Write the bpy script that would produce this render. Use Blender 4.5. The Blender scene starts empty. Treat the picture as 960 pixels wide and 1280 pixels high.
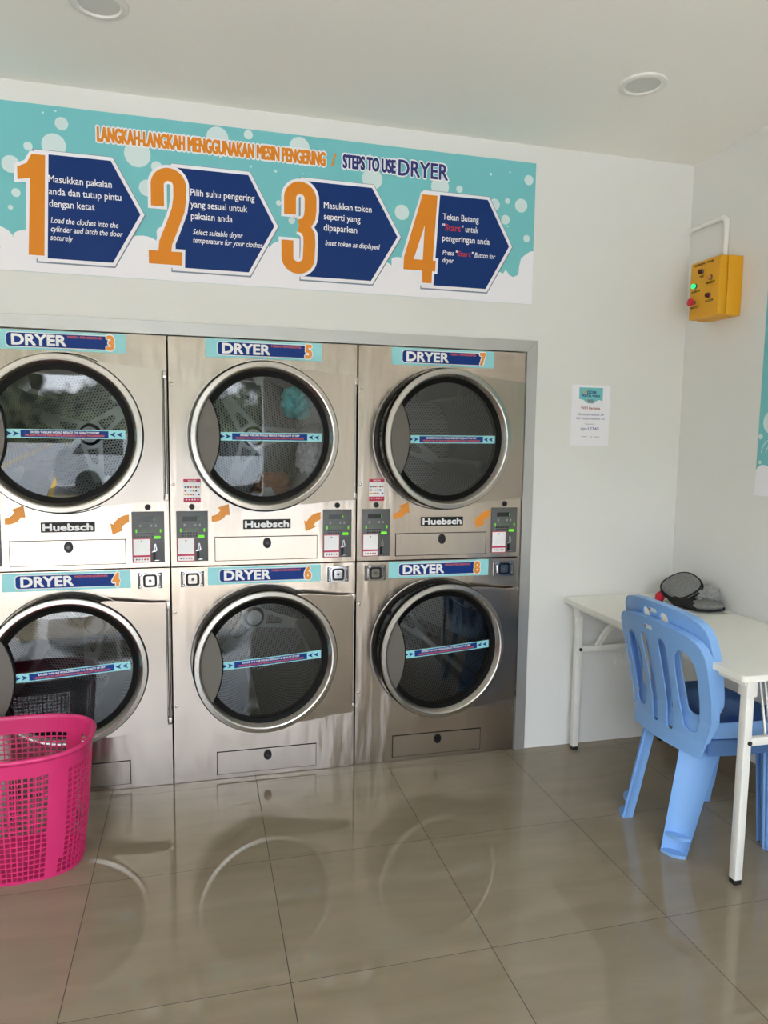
import bpy, bmesh, math, random
from mathutils import Vector, Matrix
from math import sin, cos, pi, radians, atan2, sqrt

S = bpy.context.scene
COL = S.collection

# ------------------------------------------------------------------ camera
def make_camera():
    cx, cy, cz, yaw, pit, rol, f = 0.1164, -3.1219, 1.5063, 0.2541, -0.1010, 0.0139, 898.25
    fw = Vector((sin(yaw) * cos(pit), cos(yaw) * cos(pit), sin(pit)))
    r = Vector((cos(yaw), -sin(yaw), 0.0))
    u = r.cross(fw)
    r2 = r * cos(rol) + u * sin(rol)
    u2 = -r * sin(rol) + u * cos(rol)
    cam = bpy.data.cameras.new('camera')
    cam.sensor_fit = 'VERTICAL'
    cam.sensor_height = 36.0
    cam.lens = f / 1280.0 * 36.0
    cam.clip_start = 0.02
    o = bpy.data.objects.new('camera', cam)
    COL.objects.link(o)
    m = Matrix((r2, u2, -fw)).transposed().to_4x4()
    m.translation = Vector((cx, cy, cz))
    o.matrix_world = m
    S.camera = o
make_camera()

# ------------------------------------------------------------------ view, world, light
S.view_settings.view_transform = 'Standard'
S.view_settings.look = 'None'
S.view_settings.gamma = 1.0
S.view_settings.use_curve_mapping = False
S.view_settings.exposure = 1.0
S.cycles.max_bounces = 14
S.cycles.diffuse_bounces = 7
S.cycles.glossy_bounces = 6
S.cycles.transparent_max_bounces = 12
S.cycles.caustics_reflective = False
S.cycles.caustics_refractive = False

FRONT_Y = -5.2          # inner face of the shop front
OPEN_X0, OPEN_X1, OPEN_Z = -2.5, 1.75, 2.62   # open shop front
WORLD_STRENGTH = 5.0
SUN_STRENGTH = 15.0

def build_world():
    w = bpy.data.worlds.new('daylight')
    S.world = w
    w.use_nodes = True
    nt = w.node_tree
    nt.nodes.clear()
    N, L = nt.nodes.new, nt.links.new
    out = N('ShaderNodeOutputWorld')
    bg = N('ShaderNodeBackground')
    tc = N('ShaderNodeTexCoord')
    sep = N('ShaderNodeSeparateXYZ')
    L(tc.outputs['Generated'], sep.inputs[0])
    n1 = N('ShaderNodeTexNoise'); n1.inputs['Scale'].default_value = 9.0; n1.inputs['Detail'].default_value = 8.0
    L(tc.outputs['Generated'], n1.inputs['Vector'])
    # tree line: elevation plus noise against a threshold
    a = N('ShaderNodeMath'); a.operation = 'MULTIPLY_ADD'
    L(n1.outputs['Fac'], a.inputs[0]); a.inputs[1].default_value = -0.48
    L(sep.outputs['Z'], a.inputs[2])
    ramp = N('ShaderNodeMapRange'); ramp.interpolation_type = 'SMOOTHSTEP'
    ramp.inputs['From Min'].default_value = -0.10; ramp.inputs['From Max'].default_value = -0.04
    L(a.outputs[0], ramp.inputs['Value'])
    leaf = N('ShaderNodeValToRGB')
    leaf.color_ramp.elements[0].color = (0.012, 0.014, 0.010, 1); leaf.color_ramp.elements[0].position = 0.35
    leaf.color_ramp.elements[1].color = (0.085, 0.10, 0.055, 1); leaf.color_ramp.elements[1].position = 0.75
    n2 = N('ShaderNodeTexNoise'); n2.inputs['Scale'].default_value = 30.0; n2.inputs['Detail'].default_value = 6.0
    L(tc.outputs['Generated'], n2.inputs['Vector']); L(n2.outputs['Fac'], leaf.inputs[0])
    sky = N('ShaderNodeMix'); sky.data_type = 'RGBA'
    sky.inputs[6].default_value = (0.90, 0.95, 1.0, 1)
    sky.inputs[7].default_value = (0.55, 0.72, 1.0, 1)
    L(sep.outputs['Z'], sky.inputs[0])
    mix = N('ShaderNodeMix'); mix.data_type = 'RGBA'
    L(ramp.outputs[0], mix.inputs[0]); L(leaf.outputs[0], mix.inputs[6]); L(sky.outputs[2], mix.inputs[7])
    L(mix.outputs[2], bg.inputs['Color'])
    bg.inputs['Strength'].default_value = WORLD_STRENGTH
    L(bg.outputs[0], out.inputs[0])
build_world()

def build_lights():
    sun = bpy.data.lights.new('sun', 'SUN')
    sun.energy = SUN_STRENGTH; sun.angle = radians(0.6); sun.color = (0.96, 0.98, 1.0)
    o = bpy.data.objects.new('sun', sun); COL.objects.link(o)
    d = Vector((-0.25, 0.70, -1.0))          # direction the light travels: high, from in front of the shop
    o.rotation_euler = d.to_track_quat('-Z', 'Y').to_euler()
    # portal that steers sampling of the sky through the open shop front (emits nothing itself)
    p = bpy.data.lights.new('shop_front_portal', 'AREA')
    p.shape = 'RECTANGLE'; p.size = OPEN_X1 - OPEN_X0; p.size_y = OPEN_Z
    p.cycles.is_portal = True
    o = bpy.data.objects.new('shop_front_portal', p); COL.objects.link(o)
    o.location = ((OPEN_X0 + OPEN_X1) / 2, FRONT_Y - 0.16, OPEN_Z / 2)
    o.rotation_euler = Vector((0, 1, 0)).to_track_quat('-Z', 'Z').to_euler()
build_lights()

# ------------------------------------------------------------------ materials
def lin(c):
    return tuple((v / 12.92 if v <= 0.04045 else ((v + 0.055) / 1.055) ** 2.4) for v in [x / 255.0 for x in c]) + (1.0,)

def mat(name, rgb, rough=0.5, metal=0.0, spec=0.5, emit=None, strength=0.0, noise=None, bump=None, coat=0.0):
    m = bpy.data.materials.new(name); m.use_nodes = True
    nt = m.node_tree; b = nt.nodes['Principled BSDF']
    b.inputs['Base Color'].default_value = lin(rgb)
    b.inputs['Roughness'].default_value = rough
    b.inputs['Metallic'].default_value = metal
    b.inputs['Specular IOR Level'].default_value = spec
    b.inputs['Coat Weight'].default_value = coat
    if emit:
        b.inputs['Emission Color'].default_value = lin(emit); b.inputs['Emission Strength'].default_value = strength
    N, L = nt.nodes.new, nt.links.new
    if noise:       # (scale, amount, stretch xyz): faint procedural variation of the colour
        tc = N('ShaderNodeTexCoord'); mp = N('ShaderNodeMapping'); mp.inputs['Scale'].default_value = noise[2]
        n = N('ShaderNodeTexNoise'); n.inputs['Scale'].default_value = noise[0]; n.inputs['Detail'].default_value = 5
        L(tc.outputs['Object'], mp.inputs[0]); L(mp.outputs[0], n.inputs['Vector'])
        r = N('ShaderNodeValToRGB')
        c = lin(rgb); k = noise[1]
        r.color_ramp.elements[0].color = tuple(max(0, v * (1 - k)) for v in c[:3]) + (1,); r.color_ramp.elements[0].position = 0.3
        r.color_ramp.elements[1].color = tuple(min(1, v * (1 + k)) for v in c[:3]) + (1,); r.color_ramp.elements[1].position = 0.7
        L(n.outputs['Fac'], r.inputs[0]); L(r.outputs[0], b.inputs['Base Color'])
    if bump:        # (scale, strength, distance, stretch xyz)
        tc = N('ShaderNodeTexCoord'); mp = N('ShaderNodeMapping'); mp.inputs['Scale'].default_value = bump[3]
        n = N('ShaderNodeTexNoise'); n.inputs['Scale'].default_value = bump[0]; n.inputs['Detail'].default_value = 3
        bp = N('ShaderNodeBump'); bp.inputs['Strength'].default_value = bump[1]; bp.inputs['Distance'].default_value = bump[2]
        L(tc.outputs['Object'], mp.inputs[0]); L(mp.outputs[0], n.inputs['Vector'])
        L(n.outputs['Fac'], bp.inputs['Height']); L(bp.outputs[0], b.inputs['Normal'])
    return m

def mathn(nt, op, a, b=None, c=None):
    n = nt.nodes.new('ShaderNodeMath'); n.operation = op
    for i, v in enumerate((a, b, c)):
        if v is None: continue
        if isinstance(v, (int, float)): n.inputs[i].default_value = v
        else: nt.links.new(v, n.inputs[i])
    return n.outputs[0]

def hole_material(name, rgb, radial):
    """galvanised sheet with staggered round perforations; radial: wraps round the y axis, else lies in the xz plane"""
    m = mat(name, rgb, 0.33, 1.0)
    nt = m.node_tree; b = nt.nodes['Principled BSDF']
    tc = nt.nodes.new('ShaderNodeTexCoord'); s = nt.nodes.new('ShaderNodeSeparateXYZ')
    nt.links.new(tc.outputs['Object'], s.inputs[0])
    st = 0.0150
    if radial:
        ang = mathn(nt, 'ARCTAN2', s.outputs['X'], s.outputs['Z'])
        u = mathn(nt, 'MULTIPLY', ang, 20.0 * 2 * pi / (2 * pi) )
        v = mathn(nt, 'DIVIDE', s.outputs['Y'], st * 0.87)
        u = mathn(nt, 'MULTIPLY', ang, round(0.30 * 2 * pi / st) / (2 * pi))
    else:
        u = mathn(nt, 'DIVIDE', s.outputs['X'], st)
        v = mathn(nt, 'DIVIDE', s.outputs['Z'], st * 0.87)
    row = mathn(nt, 'FLOOR', v)
    odd = mathn(nt, 'MULTIPLY', mathn(nt, 'FLOORED_MODULO', row, 2.0), 0.5)
    du = mathn(nt, 'SUBTRACT', mathn(nt, 'FRACT', mathn(nt, 'ADD', u, odd)), 0.5)
    dv = mathn(nt, 'SUBTRACT', mathn(nt, 'FRACT', v), 0.5)
    d = mathn(nt, 'SQRT', mathn(nt, 'ADD', mathn(nt, 'MULTIPLY', du, du), mathn(nt, 'MULTIPLY', dv, dv)))
    hole = mathn(nt, 'LESS_THAN', d, 0.30)
    mx = nt.nodes.new('ShaderNodeMix'); mx.data_type = 'RGBA'
    nt.links.new(hole, mx.inputs[0]); mx.inputs[6].default_value = lin(rgb); mx.inputs[7].default_value = (0.004, 0.004, 0.004, 1)
    nt.links.new(mx.outputs[2], b.inputs['Base Color'])
    inv = mathn(nt, 'SUBTRACT', 1.0, hole)
    nt.links.new(inv, b.inputs['Metallic'])
    nt.links.new(mathn(nt, 'MULTIPLY_ADD', hole, 0.6, 0.33), b.inputs['Roughness'])
    nt.links.new(mathn(nt, 'MULTIPLY', inv, 0.5), b.inputs['Specular IOR Level'])
    return m

def glass_material(name, tint=(0.68, 0.71, 0.72), refl=1.0):
    m = bpy.data.materials.new(name); m.use_nodes = True
    nt = m.node_tree; nt.nodes.clear(); N, L = nt.nodes.new, nt.links.new
    out = N('ShaderNodeOutputMaterial'); mix = N('ShaderNodeMixShader')
    t = N('ShaderNodeBsdfTransparent'); t.inputs[0].default_value = tint + (1,)
    g = N('ShaderNodeBsdfGlossy'); g.inputs['Roughness'].default_value = 0.0; g.inputs[0].default_value = (1, 1, 1, 1)
    fr = N('ShaderNodeFresnel'); fr.inputs['IOR'].default_value = 1.52
    k = mathn(nt, 'MULTIPLY', fr.outputs[0], 1.55 * refl)
    L(k, mix.inputs[0]); L(t.outputs[0], mix.inputs[1]); L(g.outputs[0], mix.inputs[2]); L(mix.outputs[0], out.inputs[0])
    return m

def floor_material():
    m = mat('polished_floor_tile', (136, 124, 105), 0.04, 0.0, 0.52)
    nt = m.node_tree; b = nt.nodes['Principled BSDF']; N, L = nt.nodes.new, nt.links.new
    tc = N('ShaderNodeTexCoord'); s = N('ShaderNodeSeparateXYZ'); L(tc.outputs['Object'], s.inputs[0])
    T = 0.6004
    ux = mathn(nt, 'DIVIDE', mathn(nt, 'ADD', s.outputs['X'], 0.2506), T)
    uy = mathn(nt, 'DIVIDE', mathn(nt, 'ADD', s.outputs['Y'], 0.667), T)
    dx = mathn(nt, 'MULTIPLY', mathn(nt, 'ABSOLUTE', mathn(nt, 'SUBTRACT', ux, mathn(nt, 'ROUND', ux))), T)
    dy = mathn(nt, 'MULTIPLY', mathn(nt, 'ABSOLUTE', mathn(nt, 'SUBTRACT', uy, mathn(nt, 'ROUND', uy))), T)
    g = mathn(nt, 'LESS_THAN', mathn(nt, 'MINIMUM', dx, mathn(nt, 'MULTIPLY', dy, 1.25)), 0.0013)
    # soft veining that runs mostly across the room, a different cut for each tile
    cell = N('ShaderNodeCombineXYZ'); L(mathn(nt, 'MULTIPLY', mathn(nt, 'FLOOR', ux), 7.3), cell.inputs[0])
    L(mathn(nt, 'MULTIPLY', mathn(nt, 'FLOOR', uy), 3.7), cell.inputs[1])
    va = N('ShaderNodeVectorMath'); va.operation = 'MULTIPLY_ADD'
    L(tc.outputs['Object'], va.inputs[0]); va.inputs[1].default_value = (1.6, 7.0, 1.0); L(cell.outputs[0], va.inputs[2])
    n = N('ShaderNodeTexNoise'); n.inputs['Scale'].default_value = 1.4; n.inputs['Detail'].default_value = 6; n.inputs['Distortion'].default_value = 0.6
    L(va.outputs[0], n.inputs['Vector'])
    r = N('ShaderNodeValToRGB')
    r.color_ramp.elements[0].position = 0.32; r.color_ramp.elements[0].color = lin((133, 121, 101))
    r.color_ramp.elements[1].position = 0.68; r.color_ramp.elements[1].color = lin((143, 131, 111))
    L(n.outputs['Fac'], r.inputs[0])
    mx = N('ShaderNodeMix'); mx.data_type = 'RGBA'
    L(g, mx.inputs[0]); L(r.outputs[0], mx.inputs[6]); mx.inputs[7].default_value = lin((52, 46, 38))
    L(mx.outputs[2], b.inputs['Base Color'])
    L(mathn(nt, 'MULTIPLY_ADD', g, 0.6, 0.03), b.inputs['Roughness'])
    return m

def ground_material():
    m = mat('car_park_ground', (150, 150, 150), 0.9)
    nt = m.node_tree; b = nt.nodes['Principled BSDF']; N, L = nt.nodes.new, nt.links.new
    tc = N('ShaderNodeTexCoord'); s = N('ShaderNodeSeparateXYZ'); L(tc.outputs['Object'], s.inputs[0])
    ux = mathn(nt, 'DIVIDE', mathn(nt, 'ADD', s.outputs['X'], 0.9), 2.5)
    dx = mathn(nt, 'MULTIPLY', mathn(nt, 'ABSOLUTE', mathn(nt, 'SUBTRACT', ux, mathn(nt, 'ROUND', ux))), 2.5)
    st = mathn(nt, 'MULTIPLY', mathn(nt, 'LESS_THAN', dx, 0.06), mathn(nt, 'LESS_THAN', s.outputs['Y'], -7.4))
    st2 = mathn(nt, 'LESS_THAN', mathn(nt, 'ABSOLUTE', mathn(nt, 'ADD', s.outputs['Y'], 7.4)), 0.06)
    st = mathn(nt, 'MAXIMUM', st, st2)
    pav = mathn(nt, 'GREATER_THAN', s.outputs['Y'], -7.3)
    n = N('ShaderNodeTexNoise'); n.inputs['Scale'].default_value = 6; L(tc.outputs['Object'], n.inputs['Vector'])
    r = N('ShaderNodeValToRGB'); r.color_ramp.elements[0].color = lin((118, 118, 118)); r.color_ramp.elements[1].color = lin((142, 141, 139))
    L(n.outputs['Fac'], r.inputs[0])
    m1 = N('ShaderNodeMix'); m1.data_type = 'RGBA'; L(pav, m1.inputs[0]); L(r.outputs[0], m1.inputs[6]); m1.inputs[7].default_value = lin((208, 205, 199))
    m2 = N('ShaderNodeMix'); m2.data_type = 'RGBA'; L(st, m2.inputs[0]); L(m1.outputs[2], m2.inputs[6]); m2.inputs[7].default_value = lin((220, 175, 60))
    L(m2.outputs[2], b.inputs['Base Color'])
    return m

M = {}
M['wall'] = mat('white_wall_paint', (222, 222, 219), 0.75, noise=(3.0, 0.012, (1, 1, 1)))
M['ceiling'] = mat('white_ceiling_paint', (240, 239, 233), 0.7)
M['floor'] = floor_material()
M['ground'] = ground_material()
M['skirting'] = mat('skirting_tile', (126, 112, 94), 0.35)
M['alu'] = mat('satin_aluminium', (186, 186, 184), 0.38, 0.75)
M['steel'] = mat('brushed_stainless', (179, 167, 155), 0.22, 1.0, bump=(2.4, 0.5, 0.02, (2.2, 1.0, 0.42)), noise=(40, 0.03, (0.02, 1, 1)))
M['door_steel'] = mat('satin_stainless', (179, 168, 157), 0.24, 1.0, bump=(2.2, 0.35, 0.02, (2.0, 1.0, 0.45)))
M['ring_steel'] = mat('ring_stainless', (186, 181, 174), 0.27, 1.0)
M['chrome'] = mat('chrome', (168, 168, 170), 0.10, 1.0)
M['rubber'] = mat('black_rubber', (11, 10, 9), 0.5, spec=0.12)
M['black'] = mat('black_plastic', (9, 9, 9), 0.4, spec=0.3)
M['seam'] = mat('dark_gap', (10, 9, 8), 0.8, spec=0.1)
M['handle_grey'] = mat('warm_grey_handle', (100, 95, 88), 0.5)
M['panel_grey'] = mat('dark_grey_panel', (88, 90, 91), 0.45)
M['panel_black'] = mat('dark_display', (38, 40, 42), 0.2)
M['panel_print'] = mat('pale_print', (150, 152, 152), 0.5)
M['lamp_green'] = mat('lit_green', (95, 190, 30), 0.4, emit=(95, 200, 20), strength=0.35)
M['print_green'] = mat('green_print', (80, 130, 50), 0.5)
M['drum'] = hole_material('perforated_drum', (104, 106, 107), True)
M['drum_back'] = hole_material('perforated_drum_back', (120, 119, 115), False)
M['galv'] = mat('galvanised_sheet', (140, 140, 138), 0.3, 1.0)
M['glass'] = glass_material('door_glass')
M['teal_sticker'] = mat('pale_teal_print', (150, 216, 222), 0.4)
M['navy'] = mat('navy_print', (14, 54, 128), 0.45, spec=0.2)
M['white_print'] = mat('white_print', (238, 238, 240), 0.45)
M['orange'] = mat('orange_print', (232, 148, 44), 0.42)
M['red_orange'] = mat('red_orange_print', (214, 92, 66), 0.45)
M['magenta'] = mat('magenta_print', (190, 24, 74), 0.4)
M['red'] = mat('red_print', (196, 40, 48), 0.4)
M['blue_text'] = mat('blue_text_print', (96, 110, 160), 0.5)
M['maroon_text'] = mat('maroon_text_print', (160, 92, 96), 0.5)
M['grey_text'] = mat('grey_text_print', (130, 130, 135), 0.5)
M['banner_teal'] = mat('banner_teal', (116, 192, 197), 0.5, spec=0.3)
M['banner_white'] = mat('banner_white', (236, 234, 240), 0.5)
M['banner_bubble'] = mat('banner_bubble', (208, 226, 226), 0.5)
M['banner_navy'] = mat('banner_navy', (14, 50, 112), 0.5, spec=0.2)
M['banner_shadow'] = mat('printed_grey_edge', (120, 132, 150), 0.5)
M['banner_orange'] = mat('banner_orange', (220, 134, 28), 0.5, spec=0.3)
M['navy_text'] = mat('navy_text', (28, 34, 110), 0.5)
M['pink'] = mat('pink_plastic', (204, 46, 108), 0.38)
M['blue_plastic'] = mat('pale_blue_plastic', (126, 170, 224), 0.38)
M['table_top'] = mat('white_laminate', (234, 232, 224), 0.35)
M['table_metal'] = mat('white_painted_steel', (226, 225, 220), 0.4, noise=(25, 0.04, (1, 1, 1)))
M['foot'] = mat('black_foot', (26, 25, 24), 0.6)
M['yellow'] = mat('yellow_enamel', (222, 160, 14), 0.45)
M['conduit'] = mat('white_conduit', (228, 227, 222), 0.4)
M['lamp_off'] = mat('diffuser_off', (206, 206, 202), 0.5)
M['lamp_rim'] = mat('downlight_rim', (226, 225, 220), 0.45)
M['btn_red'] = mat('red_button', (206, 40, 60), 0.35)
M['btn_dark'] = mat('dark_lens', (92, 26, 30), 0.25)
M['btn_amber'] = mat('amber_lens', (206, 128, 30), 0.3)
M['btn_green'] = mat('green_lens', (40, 220, 110), 0.3, emit=(20, 240, 110), strength=1.0)
M['bag_black'] = mat('black_mesh_fabric', (22, 22, 23), 0.85, bump=(400, 0.3, 0.001, (1, 1, 1)))
M['bag_grey'] = mat('grey_heather_fabric', (120, 120, 119), 0.9, noise=(160, 0.25, (1, 1, 1)))
M['cloth_grey'] = mat('light_grey_cloth', (150, 150, 149), 0.9, noise=(90, 0.12, (1, 1, 1)))
M['bag_film'] = mat('white_plastic_film', (226, 226, 222), 0.3)
M['red_cloth'] = mat('red_cloth', (196, 34, 56), 0.8)
M['teal_cloth'] = mat('teal_cloth', (76, 214, 218), 0.85, noise=(40, 0.2, (1, 1, 1)))
M['tan_cloth'] = mat('tan_cloth', (176, 118, 78), 0.85)
M['white_cloth'] = mat('white_cloth', (205, 206, 208), 0.85, noise=(30, 0.25, (1, 1, 1)))
M['socket'] = mat('socket_plastic', (226, 226, 224), 0.4)
M['col_blue'] = mat('logo_blue', (60, 90, 130), 0.5)
M['col_yellow'] = mat('logo_yellow', (205, 160, 50), 0.5)
M['col_purple'] = mat('logo_purple', (96, 56, 100), 0.5)
M['car_white'] = mat('car_paint', (225, 228, 232), 0.25, coat=0.6)
M['car_glass'] = mat('car_glass', (18, 20, 24), 0.05)

# ------------------------------------------------------------------ mesh building
def curve_mesh(splines, extr=0.0, dim='2D'):
    cu = bpy.data.curves.new('tmp', 'CURVE'); cu.dimensions = '2D'; cu.fill_mode = 'BOTH' if extr else 'FRONT'
    cu.extrude = extr
    for pts in splines:
        s = cu.splines.new('POLY'); s.points.add(len(pts) - 1)
        for p, q in zip(s.points, pts): p.co = (q[0], q[1], 0, 1)
        s.use_cyclic_u = True
    return _to_mesh(cu)

def _to_mesh(cu):
    o = bpy.data.objects.new('tmp', cu); COL.objects.link(o)
    dg = bpy.context.evaluated_depsgraph_get(); dg.update()
    me = bpy.data.meshes.new_from_object(o.evaluated_get(dg))
    vs = [v.co.copy() for v in me.vertices]; fs = [tuple(p.vertices) for p in me.polygons]
    bpy.data.objects.remove(o); bpy.data.meshes.remove(me); bpy.data.curves.remove(cu)
    return vs, fs

_text_cache = {}
def text_mesh(s, bold=0.0):
    k = (s, bold)
    if k not in _text_cache:
        cu = bpy.data.curves.new('tmp', 'FONT'); cu.body = s; cu.size = 1.0; cu.offset = bold; cu.resolution_u = 3
        cu.fill_mode = 'FRONT'
        _text_cache[k] = _to_mesh(cu)
    return _text_cache[k]

def XZ(y=0.0):
    """plane facing -y: 2D (a, b) -> (a, y, b)"""
    return lambda a, b, d=0.0: Vector((a, y - d, b))

def YZ(x):
    """plane facing -x (for the right wall): 2D a runs towards the viewer's right = -y"""
    return lambda a, b, d=0.0: Vector((x - d, -a, b))

class MB:
    def __init__(s): s.v = []; s.f = []; s.m = []; s.mats = []
    def mi(s, m):
        if m not in s.mats: s.mats.append(m)
        return s.mats.index(m)
    def add(s, vs, fs, m):
        i = s.mi(m); o = len(s.v)
        s.v += [Vector(v) for v in vs]; s.f += [tuple(o + k for k in f) for f in fs]; s.m += [i] * len(fs)
        return s
    def bm(s, b, m):
        b.verts.index_update()
        s.add([v.co.copy() for v in b.verts], [tuple(v.index for v in f.verts) for f in b.faces], m); b.free(); return s
    def box(s, lo, hi, m, bev=0.0, seg=2, mtx=None):
        b = bmesh.new()
        bmesh.ops.create_cube(b, size=1.0)
        lo, hi = Vector(lo), Vector(hi)
        for v in b.verts: v.co = Vector(((v.co.x + .5) * (hi.x - lo.x) + lo.x, (v.co.y + .5) * (hi.y - lo.y) + lo.y, (v.co.z + .5) * (hi.z - lo.z) + lo.z))
        if bev: bmesh.ops.bevel(b, geom=list(b.edges), offset=bev, segments=seg, profile=0.5, affect='EDGES')
        if mtx: bmesh.ops.transform(b, matrix=mtx, verts=b.verts)
        return s.bm(b, m)
    def bar(s, p, q, w, h, m, bev=0.0, up=(0, 0, 1)):
        """rectangular bar from p to q, w wide sideways, h deep along up"""
        p, q = Vector(p), Vector(q); z = (q - p).normalized(); up = Vector(up)
        if abs(z.dot(up)) > 0.95: up = Vector((1, 0, 0))
        x = up.cross(z).normalized(); y = z.cross(x)
        mt = Matrix((x, y, z)).transposed().to_4x4(); mt.translation = p
        return s.box((-w / 2, -h / 2, 0), (w / 2, h / 2, (q - p).length), m, bev, 2, mt)
    def poly(s, splines, fn, m, t=0.0, d=0.0):
        """flat outline with holes, in the plane fn, front face t in front of offset d"""
        vs, fs = curve_mesh(splines, t / 2)
        return s.add([fn(v.x, v.y, d + t / 2 + v.z) for v in vs], fs, m)
    def rect(s, a0, b0, a1, b1, fn, m, t=0.001, d=0.0, r=0.0, n=5):
        return s.poly([rrect(a0, b0, a1, b1, r, n)], fn, m, t, d)
    def text(s, str_, a0, b0, h, fn, m, d=0.0, width=None, bold=0.0, align='l', shear=0.0, slope=0.0):
        """one line; baseline b0, capital height h, starting at a0 (or centred/right on it), squeezed to width"""
        vs, fs = text_mesh(str_)
        if not vs: return s
        cap = max(v.y for v in text_mesh('H', 0.0)[0])
        k = h / cap; x0 = min(v.x for v in vs); x1 = max(v.x for v in vs)
        kx = width / (x1 - x0) if width else k
        off = {'l': 0, 'c': -(x1 - x0) * kx / 2, 'r': -(x1 - x0) * kx}[align]
        for i, (dx, dz) in enumerate(s.weight(bold * k)):
            s.add([fn(a0 + off + (v.x - x0) * kx + shear * v.y * k + dx, b0 + v.y * k + dz, d + i * 1.5e-5) for v in vs], fs, m)
        return s
    def weight(s, r):
        """offsets that thicken a letter shape by r all round"""
        if r <= 0: return [(0, 0)]
        n = 4 if r < .0006 else (8 if r < .003 else 12)
        return [(0, 0)] + [(r * cos(2 * pi * (i + .5) / n), r * sin(2 * pi * (i + .5) / n)) for i in range(n)]
    def textbox(s, str_, a0, b0, a1, b1, fn, m, d=0.0, r=0.0):
        """letters stretched to fill a box, thickened by r"""
        vs, fs = text_mesh(str_)
        x0 = min(v.x for v in vs); x1 = max(v.x for v in vs); y0 = min(v.y for v in vs); y1 = max(v.y for v in vs)
        for i, (dx, dz) in enumerate(s.weight(r)):
            s.add([fn(a0 + r + (v.x - x0) / (x1 - x0) * (a1 - a0 - 2 * r) + dx, b0 + r + (v.y - y0) / (y1 - y0) * (b1 - b0 - 2 * r) + dz, d + i * 1.5e-5) for v in vs], fs, m)
        return s
    def lathe(s, prof, c, m, seg=96, axis='y', closed=False, a0=0.0, a1=2 * pi):
        """prof: (radius, offset along axis); c centre"""
        c = Vector(c); full = abs(a1 - a0 - 2 * pi) < 1e-6
        n = seg if full else seg + 1
        vs = []; fs = []; k = len(prof)
        for i in range(n):
            t = a0 + (a1 - a0) * i / seg
            for r, o in prof:
                if axis == 'y': vs.append(c + Vector((r * cos(t), o, r * sin(t))))
                elif axis == 'z': vs.append(c + Vector((r * cos(t), r * sin(t), o)))
                else: vs.append(c + Vector((o, r * cos(t), r * sin(t))))
        for i in range(seg):
            j = (i + 1) % n
            for q in range(k if closed else k - 1):
                q2 = (q + 1) % k
                fs.append((i * k + q, i * k + q2, j * k + q2, j * k + q))
        return s.add(vs, fs, m)
    def disc(s, c, r, m, t=0.001, fn=None, seg=32, d=0.0):
        return s.poly([[(c[0] + r * cos(2 * pi * i / seg), c[1] + r * sin(2 * pi * i / seg)) for i in range(seg)]], fn, m, t, d)
    def tube(s, pts, r, m, seg=12, caps=True, closed=False):
        pts = [Vector(p) for p in pts]; n = len(pts); rs = r if isinstance(r, (list, tuple)) else [r] * n
        vs = []; fs = []; prev = None
        for i, p in enumerate(pts):
            if closed: t = (pts[(i + 1) % n] - pts[i - 1]).normalized()
            else: t = (pts[min(i + 1, n - 1)] - pts[max(i - 1, 0)]).normalized()
            if prev is None:
                a = Vector((0, 0, 1)) if abs(t.z) < 0.9 else Vector((1, 0, 0))
                prev = (a - t * a.dot(t)).normalized()
            x = (prev - t * prev.dot(t)).normalized(); prev = x; y = t.cross(x)
            for k in range(seg):
                w = 2 * pi * k / seg
                vs.append(p + (x * cos(w) + y * sin(w)) * rs[i])
        for i in range(n if closed else n - 1):
            j = (i + 1) % n
            for k in range(seg): fs.append((i * seg + k, i * seg + (k + 1) % seg, j * seg + (k + 1) % seg, j * seg + k))
        if caps and not closed: fs += [tuple(range(seg))[::-1], tuple((n - 1) * seg + k for k in range(seg))]
        return s.add(vs, fs, m)
    def ribbon(s, pts, w, fn, m, t=0.0008, d=0.0):
        """flat stroke of width w along pts"""
        P = [Vector(p).to_2d() for p in pts]; n = len(P); L = []; R = []
        for i in range(n):
            a = (P[i] - P[i - 1]).normalized() if i else None
            b = (P[i + 1] - P[i]).normalized() if i < n - 1 else None
            tg = ((a or b) + (b or a)).normalized(); nn = Vector((-tg.y, tg.x)); k = 1.0
            if a and b: k = 1.0 / max(0.5, nn.dot(Vector((-a.y, a.x))))
            L.append(P[i] + nn * w / 2 * k); R.append(P[i] - nn * w / 2 * k)
        vs = [fn(p.x, p.y, d + t) for p in L] + [fn(p.x, p.y, d + t) for p in R]
        return s.add(vs, [(i, i + 1, n + i + 1, n + i) for i in range(n - 1)], m)
    def xform(s, mt, start=0):
        for i in range(start, len(s.v)): s.v[i] = mt @ s.v[i]
        return s
    def mesh(s, name, smooth=35, recalc=True):
        me = bpy.data.meshes.new(name)
        me.from_pydata([tuple(v) for v in s.v], [], s.f)
        for m in s.mats: me.materials.append(m)
        me.polygons.foreach_set('material_index', s.m)
        if recalc:
            b = bmesh.new(); b.from_mesh(me); bmesh.ops.recalc_face_normals(b, faces=b.faces); b.to_mesh(me); b.free()
        if smooth:
            me.shade_smooth(); me.set_sharp_from_angle(angle=radians(smooth))
        me.update()
        return me
    def build(s, name, parent=None, loc=(0, 0, 0), rot=(0, 0, 0), smooth=35, recalc=True):
        return link(name, s.mesh(name, smooth, recalc), parent, loc, rot)

def rrect(a0, b0, a1, b1, r=0.0, n=5):
    if not r: return [(a0, b0), (a1, b0), (a1, b1), (a0, b1)]
    o = []
    for cx, cy, t in ((a1 - r, b0 + r, -90), (a1 - r, b1 - r, 0), (a0 + r, b1 - r, 90), (a0 + r, b0 + r, 180)):
        for i in range(n + 1):
            w = radians(t + 90 * i / n); o.append((cx + r * cos(w), cy + r * sin(w)))
    return o

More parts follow.
